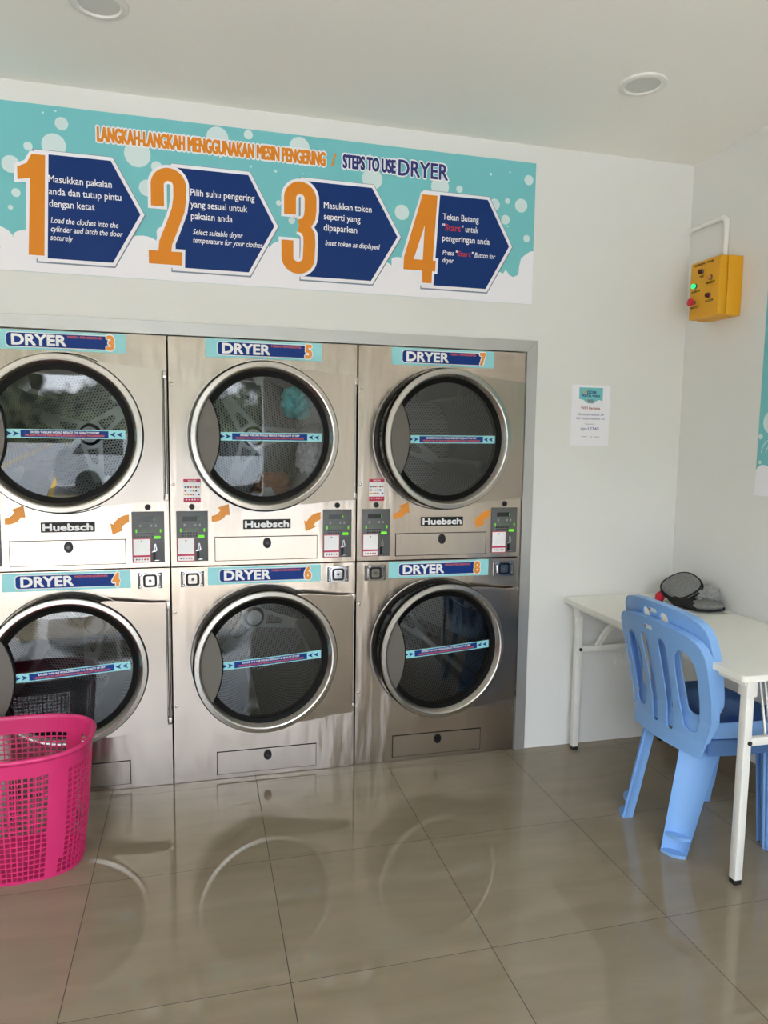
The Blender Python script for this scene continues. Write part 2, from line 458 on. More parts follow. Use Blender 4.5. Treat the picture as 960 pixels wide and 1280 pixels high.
def link(name, me, parent=None, loc=(0, 0, 0), rot=(0, 0, 0)):
    o = bpy.data.objects.new(name, me); COL.objects.link(o)
    o.location = loc; o.rotation_euler = rot
    if parent: o.parent = parent
    return o

def tag(o, label, cat, group=None):
    o['label'] = label; o['category'] = cat
    if group: o['group'] = group
    return o

def thing(name, label, cat, loc=(0, 0, 0), rz=0.0, group=None):
    o = bpy.data.objects.new(name, None); COL.objects.link(o)
    o.location = loc; o.rotation_euler = (0, 0, rz); o.empty_display_size = 0.1
    return tag(o, label, cat, group)

def struct(o):
    o['kind'] = 'structure'; return o

_cache = {}
def cached(key, name, fn, parent=None, loc=(0, 0, 0), rot=(0, 0, 0), smooth=35, recalc=True):
    """a part whose mesh is built once and shared by the repeats of its kind"""
    if key not in _cache:
        b = MB(); fn(b); _cache[key] = b.mesh(name, smooth, recalc)
    return link(name, _cache[key], parent, loc, rot)

# ------------------------------------------------------------------ room shell
RX, CZ, LX = 2.445, 2.835, -3.2
DX0, DX1, DTOP = -0.80, 1.60, 1.9157       # the recess that holds the dryers

def build_room():
    b = MB(); b.box((LX - .15, FRONT_Y - .2, -.1), (RX + .15, 1.3, 0), M['floor']); struct(b.build('floor'))
    b = MB(); b.box((LX - .15, FRONT_Y - .2, CZ), (RX + .15, 1.3, CZ + .1), M['ceiling']); struct(b.build('ceiling'))
    b = MB()
    f = XZ(0.12)
    b.poly([[(LX, 0), (DX0, 0), (DX0, DTOP + .004), (DX1 + .004, DTOP + .004), (DX1 + .004, 0), (RX, 0), (RX, CZ), (LX, CZ)]], f, M['wall'], 0.12, 0)
    struct(b.build('wall_back'))
    b = MB(); b.box((DX0 - .1, 1.15, 0), (DX1 + .1, 1.25, CZ), M['wall']); struct(b.build('wall_service'))
    b = MB(); b.box((RX, FRONT_Y - .15, 0), (RX + .12, 1.25, CZ), M['wall']); struct(b.build('wall_right'))
    b = MB(); b.box((LX - .12, FRONT_Y - .15, 0), (LX, 1.25, CZ), M['wall']); struct(b.build('wall_left'))
    b = MB()
    b.poly([[(LX, 0), (OPEN_X0, 0), (OPEN_X0, OPEN_Z), (OPEN_X1, OPEN_Z), (OPEN_X1, 0), (RX, 0), (RX, CZ), (LX, CZ)]], XZ(FRONT_Y), M['wall'], 0.15, 0)
    struct(b.build('wall_front'))
    b = MB(); b.box((RX - .011, FRONT_Y, 0), (RX, -0.001, 0.128), M['skirting'], 0.002); struct(b.build('baseboard_right'))
    # aluminium surround of the dryer recess, mitred at the corner
    b = MB(); f = XZ(0.0); w = 0.052; zt = DTOP + .003
    b.poly([[(DX0 - w, 0), (DX0 - .001, 0), (DX0 - .001, zt), (DX1 + .002, zt), (DX1 + w + .002, zt + w), (DX0 - w, zt + w)]], f, M['alu'], 0.006, 0.0)
    b.poly([[(DX1 + .002, 0), (DX1 + w + .002, 0), (DX1 + w + .002, zt + w - .0012), (DX1 + .002, zt - .0012)]], f, M['alu'], 0.006, 0.0)
    struct(b.build('trim_1'))
    # ground in front of the shop
    b = MB(); b.box((-40, -60, -.12), (40, FRONT_Y - .2, -.02), M['ground']); struct(b.build('ground'))
build_room()

# ------------------------------------------------------------------ dryers
FN = XZ(0.0)
HX, HY = 0.786, -0.016        # door hinge axis in dryer coordinates
CXD = 0.392                   # door centre

def face_panel(b, H, zc, zlint):
    R = 0.297
    hole = [(CXD + .008 + R * cos(2 * pi * i / 96), zc + R * sin(2 * pi * i / 96)) for i in range(96)]
    b.poly([rrect(.0035, .002, .7965, H - .002), hole], FN, M['steel'], 0.0025, -0.0025)

def cabinet_box(b, H):
    for lo, hi in (((.0035, .003, .002), (.0055, .88, H - .002)), ((.7945, .003, .002), (.7965, .88, H - .002)),
                   ((.0035, .003, .002), (.7965, .88, .004)), ((.0035, .003, H - .004), (.7965, .88, H - .002)), ((.0035, .88, .002), (.7965, .882, H - .002))):
        b.box(lo, hi, M['seam'])

def drum(b):
    R = 0.30
    b.lathe([(R, .07), (R, .74)], (0, 0, 0), M['drum'], 96)
    b.lathe([(R, .74), (.05, .745), (.0, .745)], (0, 0, 0), M['drum_back'], 64)
    b.lathe([(.297, .004), (.297, .05), (.30, .07)], (0, 0, 0), M['galv'], 96)

def drum_spider(b):
    for k in range(3):
        a = 2 * pi * k / 3
        mt = Matrix.Rotation(a, 4, 'Y')
        i0 = len(b.v)
        b.poly([[(-.055, .02), (.055, .02), (.025, .24), (-.025, .24)], [(-.028, .07), (.028, .07), (.012, .15), (-.012, .15)]], XZ(.735), M['galv'], .01, 0)
        b.xform(mt, i0)
    b.lathe([(.0, .70), (.04, .70), (.06, .735)], (0, 0, 0), M['galv'], 32)

def lifter(b):
    vs = []
    for y in (.09, .72):
        vs += [(-.045, y, -.299), (-.012, y, -.225), (.012, y, -.225), (.045, y, -.299)]
    b.add(vs, [(0, 1, 2, 3), (7, 6, 5, 4), (0, 4, 5, 1), (1, 5, 6, 2), (2, 6, 7, 3)], M['galv'])

def door_plate(b, zc):
    x0, z0 = HX, zc
    R = .3135
    t0 = math.atan2(.298, .531 - CXD); t1 = math.atan2(-.300, .536 - CXD)
    arc = [(CXD + R * cos(t0 + (t1 - t0) * i / 48), R * sin(t0 + (t1 - t0) * i / 48)) for i in range(49)]
    def bez(p0, p1, p2, p3, n=10):
        o = []
        for i in range(1, n):
            t = i / n; u = 1 - t
            o.append(tuple(u**3 * a + 3 * u * u * t * c + 3 * u * t * t * d + t**3 * e for a, c, d, e in zip(p0, p1, p2, p3)))
        return o
    low = bez(arc[-1], (.57, -.292), (.63, -.276), (.700, -.2715)) + [(.700, -.2715), (.777, -.2710)]
    top = [(.777, .2655), (.735, .2660)] + bez((.735, .2660), (.67, .268), (.59, .288), arc[0])
    out = arc + low + top
    b.poly([[(x - x0, z) for x, z in out]], XZ(0), M['door_steel'], 0.020, 0.006)
    return b

def door_ring(b):
    b.lathe([(.3105, -.012), (.3105, -.034), (.307, -.038), (.291, -.040), (.286, -.038), (.283, -.034), (.2735, -.015)], (CXD - HX, 0, 0), M['ring_steel'], 128)
    b.lathe([(.3115, -.0262), (.3128, -.0262), (.3128, -.014)], (CXD - HX, 0, 0), M['seam'], 128)

def door_gasket(b):
    c = (CXD - HX, 0, 0)
    b.lathe([(.2745, -.014), (.270, -.0135), (.262, -.010), (.252, -.009), (.250, -.004)], c, M['rubber'], 96)
    b.lathe([(.309, -.034), (.312, -.026), (.312, .000), (.306, .004), (.285, .004), (.283, .030), (.256, .034), (.252, .0)], c, M['rubber'], 96)

def door_glass(b):
    b.lathe([(r, -.0122 + .1 * r * r) for r in [.251 * i / 16 for i in range(17)]], (CXD - HX, 0, 0), M['glass'], 96)

def door_handle(b):
    R1, c2, R2 = .2855, -.109, .3076
    xi = (R1**2 - R2**2 + c2**2 - CXD**2) / (2 * (c2 - CXD)); zi = sqrt(R1**2 - (xi - CXD)**2)
    a1 = atan2(zi, xi - CXD); a2 = atan2(zi, xi - c2)
    left = [(CXD + R1 * cos(a1 + (2 * pi - 2 * a1) * i / 32), R1 * sin(a1 + (2 * pi - 2 * a1) * i / 32)) for i in range(33)]
    right = [(c2 + R2 * cos(-a2 + 2 * a2 * i / 32), R2 * sin(-a2 + 2 * a2 * i / 32)) for i in range(1, 32)]
    b.poly([[(x - HX, z) for x, z in left + right]], XZ(0), M['handle_grey'], .004, 0.021)
    b.poly([[(x - HX + .0015, z) for x, z in right[2:-2]] + [(x - HX + .006, z * 1.0) for x, z in right[2:-2]][::-1]], XZ(0), M['rubber'], .012, .011)

def fill_sticker(b):
    f = lambda a, c, d=0.0: Vector((a, -.0129 + .1 * (a * a + c * c) - d, c))
    x0, x1 = .198 - CXD, .634 - CXD; h = .0175
    def strip(a0, b0, a1, b1, m, d):
        n = 24; vs = [f(a0 + (a1 - a0) * i / n, z, d) for i in range(n + 1) for z in (b0, b1)]
        b.add(vs, [(2 * i, 2 * i + 2, 2 * i + 3, 2 * i + 1) for i in range(n)], m)
    strip(x0, -h, x1, h, M['teal_sticker'], 0)
    strip(x0 + .054, -h + .004, x1 - .064, h - .004, M['navy'], .0006)
    for xa, s in ((x0 + .002, 1), (x0 + .027, 1), (x1 - .011, -1), (x1 - .037, -1)):
        b.poly([[(xa, -.0105), (xa + s * .022, 0), (xa, .0105), (xa + s * .006, 0)]], f, M['navy'], .0006, .0006)
    xm = (x0 + x1) / 2 - .005
    b.text('EXCEED THIS LINE WOULD REDUCE THE QUALITY OF DRY', xm, .0022, .0075, f, M['white_print'], .0014, width=.25, bold=.03, align='c')
    b.text('MELEBIHI HAD INI AKAN MENGURANGKAN KUALITI PENGERINGAN', xm, -.0095, .0075, f, M['red_orange'], .0014, width=.285, bold=.03, align='c')

def number_sticker(b, num, zt):
    f = XZ(-.0003); x0, x1 = .152, .640; z0, z1 = zt - .076, zt
    b.rect(x0, z0, x1, z1, f, M['teal_sticker'], .0006)
    b.rect(x0 + .047, z0 + .009, x1 - .047, z1 - .009, f, M['white_print'], .0005, .0006, .015)
    b.rect(x0 + .050, z0 + .012, x1 - .050, z1 - .012, f, M['navy'], .0005, .0011, .013)
    b.text('DRYER', x0 + .070, z0 + .019, .039, f, M['white_print'], .0018, width=.195, bold=.045)
    b.text('MESIN PENGERING', x0 + .272, z1 - .025, .0085, f, M['red_orange'], .0018, width=.125, bold=.03)
    xa, xb, za, zb = x1 - .073, x1 - .042, z0 + .0045, z1 - .0045
    b.textbox(num, xa - .004, za - .001, xb + .004, zb + .002, f, M['white_print'], .0020, .0078)
    b.textbox(num, xa, za + .004, xb, zb - .003, f, M['orange'], .0026, .0035)

def brand_badge(b):
    f = XZ(-.0003)
    b.rect(.302, .156, .506, .197, f, M['black'], .003, 0, .002)
    b.text('Huebsch', .404, .1635, .0265, f, M['white_print'], .0036, width=.186, bold=.05, align='c')

def drawer(b, z0, z1):
    f = FN
    b.rect(.182, z0, .624, z1, f, M['seam'], .0006, .0002)
    b.rect(.1850, z0 + .003, .6210, z1 - .003, f, M['door_steel'], .0032, .0002, .003)

def drawer_lock(b, zc):
    b.poly([[(.404 + .0175 * cos(t), zc + .023 * sin(t)) for t in [2 * pi * i / 32 for i in range(32)]]], FN, M['black'], .004, .003)
    b.poly([[(.404 + .008 * cos(t), zc + .008 * sin(t)) for t in [2 * pi * i / 24 for i in range(24)]]], FN, M['panel_black'], .002, .007)

def curved_arrow(b, flip):
    f = XZ(-.0003)
    o = [(.1709, .2143), (.1707, .1899), (.185, .1900), (.1968, .1925), (.2075, .1962), (.2168, .2017), (.2255, .210), (.2312, .2187), (.247, .2176), (.2411, .2657), (.1957, .2491), (.2064, .2413), (.2030, .2330), (.1971, .226), (.1910, .2210), (.1846, .2176)]
    if flip: o = [(.6386, .2249), (.6388, .1938), (.6290, .1890), (.6201, .1839), (.6130, .1755), (.6082, .165), (.6202, .1617), (.5728, .1417), (.5648, .1892), (.5771, .1846), (.5822, .1940), (.589, .2021), (.5995, .2120), (.6133, .2195), (.6260, .2235)]
    b.poly([o], f, M['orange'], .0006)

def control_panel(b):
    b.box((0, -.006, 0), (.129, .001, .214), M['panel_grey'], .0015)
    f = XZ(-.006)
    for i, x in enumerate((.030, .074, .092)):
        b.rect(x, .150, x + .007, .160, f, M['panel_print'], .0004)
    b.text('SELECT HEAT', .0645, .132, .007, f, M['print_green'], .0006, width=.058, bold=.02, align='c')
    for r, z in enumerate((.118, .106)):
        for i in range(6):
            b.rect(.022 + i * .011, z, .030 + i * .011, z + .007, f, M['panel_black'], .0005)
    b.rect(.019, .103, .088, .1035, f, M['panel_print'], .0004); b.rect(.019, .1275, .088, .128, f, M['panel_print'], .0004)

def payment_poster(b):
    f = XZ(-.0003); x0, z0, w, h = .057, .273, .070, .099
    b.rect(x0, z0, x0 + w, z0 + h, f, M['white_print'], .0005)
    b.rect(x0, z0 + h - .014, x0 + w, z0 + h, f, M['magenta'], .0005, .0005)
    b.rect(x0, z0, x0 + w, z0 + .020, f, M['magenta'], .0005, .0005)
    b.text('WELCOME', x0 + w / 2, z0 + h - .010, .006, f, M['white_print'], .0012, width=.034, align='c', bold=.02)
    cs = ['col_blue', 'col_purple', 'red', 'col_yellow', 'col_purple', 'red_orange', 'red', 'white_print', 'teal_sticker', 'orange', 'col_blue', 'white_print', 'orange', 'col_yellow', 'red_orange', 'blue_text', 'white_print', 'col_purple']
    for i, c in enumerate(cs):
        x = x0 + .004 + (i % 6) * .0108; z = z0 + .061 - (i // 6) * .0155
        b.rect(x, z, x + .008, z + .007, f, M[c], .0004, .0005)
    for i in range(5): b.disc((x0 + .012 + i * .0115, z0 + .012), .003, M['banner_bubble'], .0004, f, 10, .001)

def coin_lock(b):
    # chrome money-box lock: square plate with four bolts, dark square cup, inner chrome block
    b.rect(0, 0, .102, .072, FN, M['chrome'], .004, 0, .004)
    b.rect(.003, .003, .012, .069, FN, M['panel_grey'], .0012, .004)
    b.rect(.088, .003, .099, .069, FN, M['panel_grey'], .0012, .004)
    for x in (.013, .089):
        for z in (.011, .061): b.lathe([(.0065, 0), (.0065, -.004), (.004, -.006), (0, -.006)], (x, -.004, z), M['chrome'], 14)
    b.poly([rrect(.018, .004, .085, .068, .014), rrect(.024, .009, .079, .063, .011)], FN, M['chrome'], .008, .004)
    b.rect(.024, .009, .079, .063, FN, M['black'], .001, .004, .011)
    b.rect(.033, .017, .070, .055, FN, M['chrome'], .006, .0045, .006)
    b.disc((.0515, .036), .006, M['panel_grey'], .002, FN, 20, .0105)

def screws_hinge(o, zc, scr):
    cached(('hinge', zc), 'hinge', lambda b: (
        b.tube([(.789, -.010, zc - .245), (.789, -.010, zc + .240)], .0058, M['ring_steel'], 14),
        b.box((.7795, -.017, zc + .232), (.7965, -.001, zc + .2655), M['ring_steel'], .002),
        b.box((.7795, -.017, zc - .271), (.7965, -.001, zc - .242), M['ring_steel'], .002),
        b.lathe([(.0075, zc + .195), (.0075, zc + .205)], (.789, -.010, 0), M['ring_steel'], 14, 'z'),
        b.lathe([(.0075, zc - .210), (.0075, zc - .200)], (.789, -.010, 0), M['ring_steel'], 14, 'z')), o)
    for z in scr:
        cached('screw', 'screw', lambda b: b.lathe([(.0065, 0), (.0060, -.0035), (.003, -.005), (0, -.005)], (0, 0, 0), M['ring_steel'], 16), o, (.0165, 0, z))

def make_dryer(num, col, upper, ang, tilt, label):
    x = col * 0.8; z = 0.957 if upper else 0.0
    H = (DTOP - .957) if upper else .955
    zc = .552 if upper else .546
    kind = 'u' if upper else 'l'
    d = thing('tumble_dryer', label, 'dryer', (x, 0, z), 0, 'stacked coin dryers')
    cached('cab' + kind, 'cabinet', lambda b: cabinet_box(b, H), d)
    cached('face' + kind, 'front_panel', lambda b: face_panel(b, H, zc, 0), d)
    dr = cached('drum', 'drum', drum, d, (CXD + .008, 0, zc), (0, radians(17 * int(num)), 0))
    cached('spider', 'drum_spider', drum_spider, dr)
    for k in range(4): cached('lifter', 'lifter', lifter, dr, (0, 0, 0), (0, pi / 2 * k, 0))
    cached('rim', 'opening_rim', lambda b: b.lathe([(.326, 0), (.326, -.005), (.322, -.005), (.318, 0)], (0, 0, 0), M['ring_steel'], 96), d, (CXD + .006, 0, zc))
    # door, ajar on its right-hand hinge
    dp = cached('plate', 'door', lambda b: door_plate(b, 0), d, (HX, HY, zc), (0, 0, radians(ang)))
    cached('ring', 'door_ring', door_ring, dp, smooth=22)
    cached('gasket', 'door_gasket', door_gasket, dp)
    cached('glass', 'door_glass', door_glass, dp)
    cached('handle', 'door_handle', door_handle, dp)['label'] = 'grey crescent hand pull'
    st = cached('fill', 'fill_line_sticker', fill_sticker, dp, (CXD - HX, 0, tilt[0]), (0, -radians(tilt[1]), 0)); st['label'] = 'pale teal fill line sticker'
    b = MB(); number_sticker(b, num, .957 if upper else .950)
    nb = b.build('number_sticker', d, (0, 0, 0 if not upper else 0))
    if upper: nb.location.z = -.002
    nb['label'] = 'teal and navy DRYER %s sticker' % num
    screws_hinge(d, zc, (.765, .348) if upper else (.762, .348))
    if upper:
        bd = cached('badge', 'badge', brand_badge, d); bd['label'] = 'black badge with white lettering'
        dw = cached('drawerU', 'lint_drawer', lambda b: drawer(b, .019, .124), d)
        cached('dlU', 'drawer_lock', lambda b: drawer_lock(b, .0945), dw)
        for fl in (0, 1): cached('arrow%d' % fl, 'arrow_decal', lambda b: curved_arrow(b, fl), d)['label'] = 'orange curved arrow decal'
        cached('poster', 'payment_decal', payment_poster, d)['label'] = 'white and magenta payment decal'
        for xp in (.026, .6485):
            cp = cached('cp', 'control_panel', control_panel, d, (xp, 0, .0225))
            cached('disp', 'display', lambda b: b.rect(.025, .172, .092, .192, XZ(-.0062), M['panel_black'], .0008), cp)
            cached('glow', 'display_light', lambda b: (b.rect(.087, .174, .090, .189, XZ(-.0064), M['lamp_green'], .0012),), cp)
            cached('btn', 'start_button', lambda b: b.rect(.087, .100, .114, .112, XZ(-.006), M['lamp_green'], .003, 0, .004), cp)
            for xl in (.015, .111): cached('ind', 'indicator_light', lambda b: b.rect(0, .126, .006, .141, XZ(-.006), M['lamp_green'], .0012, 0, .002), cp, (xl, 0, 0))
            cached('pay', 'payment_sticker', lambda b: (
                b.rect(.003, .001, .074, .102, XZ(-.006), M['magenta'], .0006),
                b.rect(.0055, .032, .0715, .099, XZ(-.006), M['white_print'], .0005, .0006),
                b.rect(.0055, .004, .0715, .024, XZ(-.006), M['white_print'], .0005, .0006),
                b.disc((.038, .090), .0035, M['grey_text'], .0004, XZ(-.006), 12, .0011),
                [b.disc((.017 + i * .011, .014), .0035, M[c], .0004, XZ(-.006), 10, .0011) for i, c in enumerate(('col_blue', 'grey_text', 'red', 'red', 'maroon_text'))]), cp)['label'] = 'white and magenta payment sticker'
            cached('slot', 'coin_slot', lambda b: (
                b.rect(.082, .010, .093, .045, XZ(-.006), M['black'], .002),
                b.poly([[(.076, .044), (.086, .052), (.088, .078), (.095, .080), (.100, .052), (.093, .046)], [(.090, .050), (.096, .053), (.092, .074), (.090, .060)]], XZ(-.006), M['chrome'], .006),
                b.rect(.090, .008, .106, .010, XZ(-.006), M['chrome'], .003)), cp)
        for xk in (.090, .713): cached('key', 'key_lock', lambda b: b.lathe([(.012, .001), (.012, -.004), (.010, -.005), (0, -.005)], (0, 0, 0), M['black'], 24), d, (xk, 0, .255))
    else:
        dw = cached('drawerL', 'lint_drawer', lambda b: drawer(b, .021, .127), d)
        cached('dlL', 'drawer_lock', lambda b: drawer_lock(b, .095), dw)
        for xl in (.038, .666): cached('coin', 'coin_box_lock', coin_lock, d, (xl, 0, .867))
    return d

DRYERS = [
    ('3', -1, True, 4.0, (.0, 0.0), 'upper stainless dryer with DRYER 3 sticker, at the left edge'),
    ('4', -1, False, 5.0, (.0, 2.0), 'lower stainless dryer with DRYER 4 sticker, behind the pink basket'),
    ('5', 0, True, 5.0, (.0, 0.0), 'upper stainless dryer with DRYER 5 sticker, in the middle column'),
    ('6', 0, False, 6.5, (.0, 1.7), 'lower stainless dryer with DRYER 6 sticker, in the middle column'),
    ('7', 1, True, 7.5, (.0, 0.4), 'upper stainless dryer with DRYER 7 sticker, door ajar, below the banner end'),
    ('8', 1, False, 6.5, (.0, 1.9), 'lower stainless dryer with DRYER 8 sticker, door ajar, beside the right trim'),
]
for a in DRYERS: make_dryer(*a)

# ------------------------------------------------------------------ banner over the dryers
def foam_edge(x0, x1, zbase, seed, amp=.045):
    """bumpy top edge of the foam, left to right"""
    rnd = random.Random(seed); o = []; x = x0
    while x < x1:
        w = rnd.uniform(.05, .13); h = rnd.uniform(.35, 1.0) * w * .5; zc = zbase(x + w / 2)
        for i in range(9):
            t = pi - pi * i / 8
            xx = x + w / 2 + w / 2 * cos(t)
            if xx <= x1: o.append((xx, zc + h * sin(t)))
        x += w * .98
    return o

def banner_sheet(b):
    f = FN; X0, X1, Z0, Z1 = -1.05, 1.616, 2.134, 2.757
    b.rect(X0, Z0, X1, Z1, f, M['banner_teal'], .003)
    def base(x): return 2.27 + .05 * (.5 + .5 * sin(x * 5.1 + .8)) + .03 * sin(x * 13)
    e = foam_edge(X0, 1.40, base, 5) + [(1.44, 2.30), (1.452, 2.268), (1.47, 2.262), (1.482, 2.281), (1.50, 2.258), (1.52, 2.250), (1.545, 2.262), (1.548, 2.30), (1.556, 2.335), (1.575, 2.352), (1.598, 2.368), (X1, 2.372)]
    b.poly([[(X0, Z0)] + [(X1, Z0)] + e[::-1] + [(X0, e[0][1])]], f, M['banner_white'], .0008, .003)
    bub = [(-.375, 2.695, .024), (-.405, 2.612, .044), (-.10, 2.613, .050), (.209, 2.708, .044), (.332, 2.735, .018), (-.559, 2.527, .032), (-.028, 2.572, .021), (-.065, 2.487, .032), (-.496, 2.599, .016), (-.544, 2.424, .016), (-.565, 2.368, .009),
           (.542, 2.708, .042), (.854, 2.614, .044), (.988, 2.488, .032), (1.16, 2.611, .041), (1.582, 2.681, .022), (1.548, 2.567, .030), (1.419, 2.56, .025), (1.474, 2.499, .021), (1.481, 2.581, .012), (1.58, 2.425, .016), (1.251, 2.61, .015), (.455, 2.478, .011), (.51, 2.412, .014),
           (-.8, 2.62, .05), (-.9, 2.5, .03), (-.7, 2.47, .02)]
    for x, z, r in bub:
        b.disc((x, z), r, M['banner_bubble'], .0005, f, 28, .0030)
    rnd = random.Random(3)
    for i in range(46):
        x = rnd.uniform(-1.0, 1.58); z = rnd.uniform(2.38, 2.74); b.disc((x, z), rnd.uniform(.002, .006), M['banner_bubble'], .0004, f, 8, .0030)

def heading(b, kind):
    f = XZ(-.0042)
    if kind == 0:
        b.text('LANGKAH-LANGKAH MENGGUNAKAN MESIN PENGERING', -.247, 2.6445, .0555, f, M['banner_white'], 0, width=.897, bold=.085)
        b.text('LANGKAH-LANGKAH MENGGUNAKAN MESIN PENGERING', -.246, 2.6465, .051, f, M['banner_orange'], .0006, width=.895, bold=.040)
        b.text('/', .676, 2.648, .050, f, M['banner_orange'], .0006, bold=.02)
    else:
        b.text('STEPS TO USE', .725, 2.6455, .0555, f, M['banner_white'], 0, width=.232, bold=.085)
        b.text('STEPS TO USE', .727, 2.6475, .051, f, M['navy_text'], .0006, width=.228, bold=.040)
        b.text('DRYER', .967, 2.6395, .067, f, M['banner_white'], 0, width=.230, bold=.06)
        b.text('DRYER', .970, 2.6415, .063, f, M['navy_text'], .0006, width=.224, bold=.02)

def step_outline(x0, xs, xt, g=0.0, zb=2.188, zt=2.576):
    zm = (zb + zt) / 2
    return [(x0 - g, zb - g), (xs + g * .5, zb - g), (xt + g * 1.15, zm), (xs + g * .5, zt + g), (x0 - g, zt + g)]

def arc(cx, cz, rx, rz, t0, t1, n=14):
    return [(cx + rx * cos(radians(t0 + (t1 - t0) * i / n)), cz + rz * sin(radians(t0 + (t1 - t0) * i / n))) for i in range(n + 1)]

def numeral(b, n, x0, f):
    """condensed heavy numerals with a white edge, 0.385 high"""
    H = .375; z0 = 2.196
    if n == 1:
        x0 += .004
        P = [(.030, 0), (.086, 0), (.100, H), (.052, H), (.034, H - .035), (0, H - .052), (0, H - .098), (.044, H - .088)]
        big = [(.018, -.012), (.097, -.012), (.112, H + .011), (.046, H + .011), (.026, H - .025), (-.012, H - .042), (-.012, H - .108), (.030, H - .105)]
        b.poly([[(x0 + x, z0 + z) for x, z in big]], f, M['banner_white'], .0008, .0)
        b.poly([[(x0 + x, z0 + z) for x, z in P]], f, M['banner_orange'], .0008, .0008)
    elif n == 4:
        P = [(.088, 0), (.130, 0), (.132, .052), (.146, .052), (.148, .098), (.134, .098), (.150, H), (.082, H), (.002, .105), (0, .052), (.086, .052)]
        hole = [(.046, .098), (.088, .098), (.094, .245)]
        big = [(.077, -.011), (.139, -.011), (.142, .042), (.156, .042), (.160, .109), (.146, .109), (.162, H + .011), (.075, H + .011), (-.009, .108), (-.011, .041), (.077, .041)]
        b.poly([[(x0 + x, z0 + z) for x, z in big]], f, M['banner_white'], .0008, .0)
        b.poly([[(x0 + x, z0 + z) for x, z in P], [(x0 + x, z0 + z) for x, z in hole]], f, M['banner_orange'], .0008, .0008)
        b.poly([[(x0 + x, z0 + z) for x, z in ((.056, .106), (.082, .106), (.087, .200))]], f, M['banner_white'], .0004, .0008)
    elif n == 2:
        w = .050
        path = [(.029, .225)] + arc(.072, H - .068, .043, .043, 180, 0, 18) + [(.115, .262), (.108, .215), (.080, .140), (.058, .085), (.052, .030)]
        base = [(-.002, 0), (.126, 0), (.128, .052), (-.002, .052)]
        for ww, g, m, d in ((w + .023, .0115, 'banner_white', 0), (w, 0, 'banner_orange', .0008)):
            pp = list(path)
            if g: pp[0] = (pp[0][0], pp[0][1] - .011)
            b.ribbon([(x0 + x + .012, z0 + z) for x, z in pp], ww, f, M[m], .0008, d)
            b.poly([[(x0 + x + .006 + sx * g, z0 + z + sz * g) for (x, z), sx, sz in zip(base, (-1, 1, 1, -1), (-1, -1, 1, 1))]], f, M[m], .0008, d + (.0002 if not g else .0001))
    elif n == 3:
        w = .050
        top = [(.032, .240)] + arc(.075, H - .068, .043, .043, 180, 0, 18) + [(.118, .262), (.114, .232), (.098, .205), (.070, .197)]
        bot = [(.070, .197), (.096, .188), (.112, .162), (.114, .130)] + arc(.066, .068, .045, .043, 0, -180, 18) + [(.021, .135)]
        for ww, g, m, d in ((w + .023, .0115, 'banner_white', 0), (w, 0, 'banner_orange', .0008)):
            t = list(top); q = list(bot)
            if g: t[0] = (t[0][0], t[0][1] - .011); q[-1] = (q[-1][0], q[-1][1] + .011)
            b.ribbon([(x0 + x, z0 + z) for x, z in t], ww, f, M[m], .0008, d)
            b.ribbon([(x0 + x, z0 + z) for x, z in q], ww, f, M[m], .0008, d + .0001)

STEPS = [
    (1, -.540, -.462, -.200, -.093, [('Masukkan pakaian', -.427, -.198), ('anda dan tutup pintu', -.427, -.164), ('dengan ketat', -.427, -.263)],
     [('Load the clothes into the', -.423, -.178), ('cylinder and latch the door', -.425, -.163), ('securely', -.427, -.348)]),
    (2, -.068, .040, .331, .437, [('Pilih suhu pengering', .101, .356), ('yang sesuai untuk', .101, .326), ('pakaian anda', .102, .266)],
     [('Select suitable dryer', .108, .305), ('temperature for your clothes', .107, .386)]),
    (3, .470, .560, .853, .969, [('Masukkan token', .645, .852), ('seperti yang', .645, .803), ('dipaparkan', .645, .789)],
     [('Inset token as displayed', .652, .887)]),
    (4, .998, 1.095, 1.385, 1.494, [('Tekan Butang', 1.175, 1.344), ('@', 1.175, 1.340), ('pengeringan anda', 1.175, 1.399)],
     [('@2', 1.177, 1.426), ('dryer', 1.176, 1.228)]),
]

def step_panel(n, xn, x0, xs, xt, bm_, en, parent):
    f = XZ(-.004)
    b = MB()
    b.poly([step_outline(x0, xs, xt, .0175, 2.186, 2.574)], f, M['banner_shadow'], .0004)
    b.poly([step_outline(x0, xs, xt, .0135)], f, M['banner_white'], .0006, .0004)
    b.poly([step_outline(x0, xs, xt)], f, M['banner_navy'], .0006, .0010)
    p = b.build('step_panel', parent); p['label'] = 'navy arrow panel of step %d' % n
    b = MB(); numeral(b, n, xn, XZ(-.0058)); o = b.build('step_numeral', p); o['label'] = 'orange numeral %d with white edge' % n
    b = MB(); g = XZ(-.0057); W = M['white_print']
    for i, (s, a, c) in enumerate(bm_):
        z = 2.474 - i * .0455
        if s == '@':
            b.text('"', a, z, .026, g, W, bold=.02); b.text('Start', a + .012, z, .026, g, M['red'], bold=.02, width=.072)
            b.text('" untuk', a + .090, z, .026, g, W, bold=.010, width=.078)
        else: b.text(s, a, z, .026, g, W, width=c - a, bold=.010)
    b.build('step_text', p)
    b = MB()
    for i, (s, a, c) in enumerate(en):
        z = 2.323 - i * .0325
        if s == '@2':
            b.text('Press', a, z, .021, g, W, width=.052, bold=.010, shear=.18); b.text('"', a + .060, z, .021, g, W, bold=.03, shear=.18)
            b.text('Start', a + .070, z, .021, g, M['red'], width=.062, bold=.02, shear=.18); b.text('"', a + .136, z, .021, g, W, bold=.03, shear=.18)
            b.text('Button for', a + .152, z, .021, g, W, width=.097, bold=.010, shear=.18)
        else: b.text(s, a, z, .021, g, W, width=c - a, bold=.010, shear=.18)
    b.build('translation_text', p)

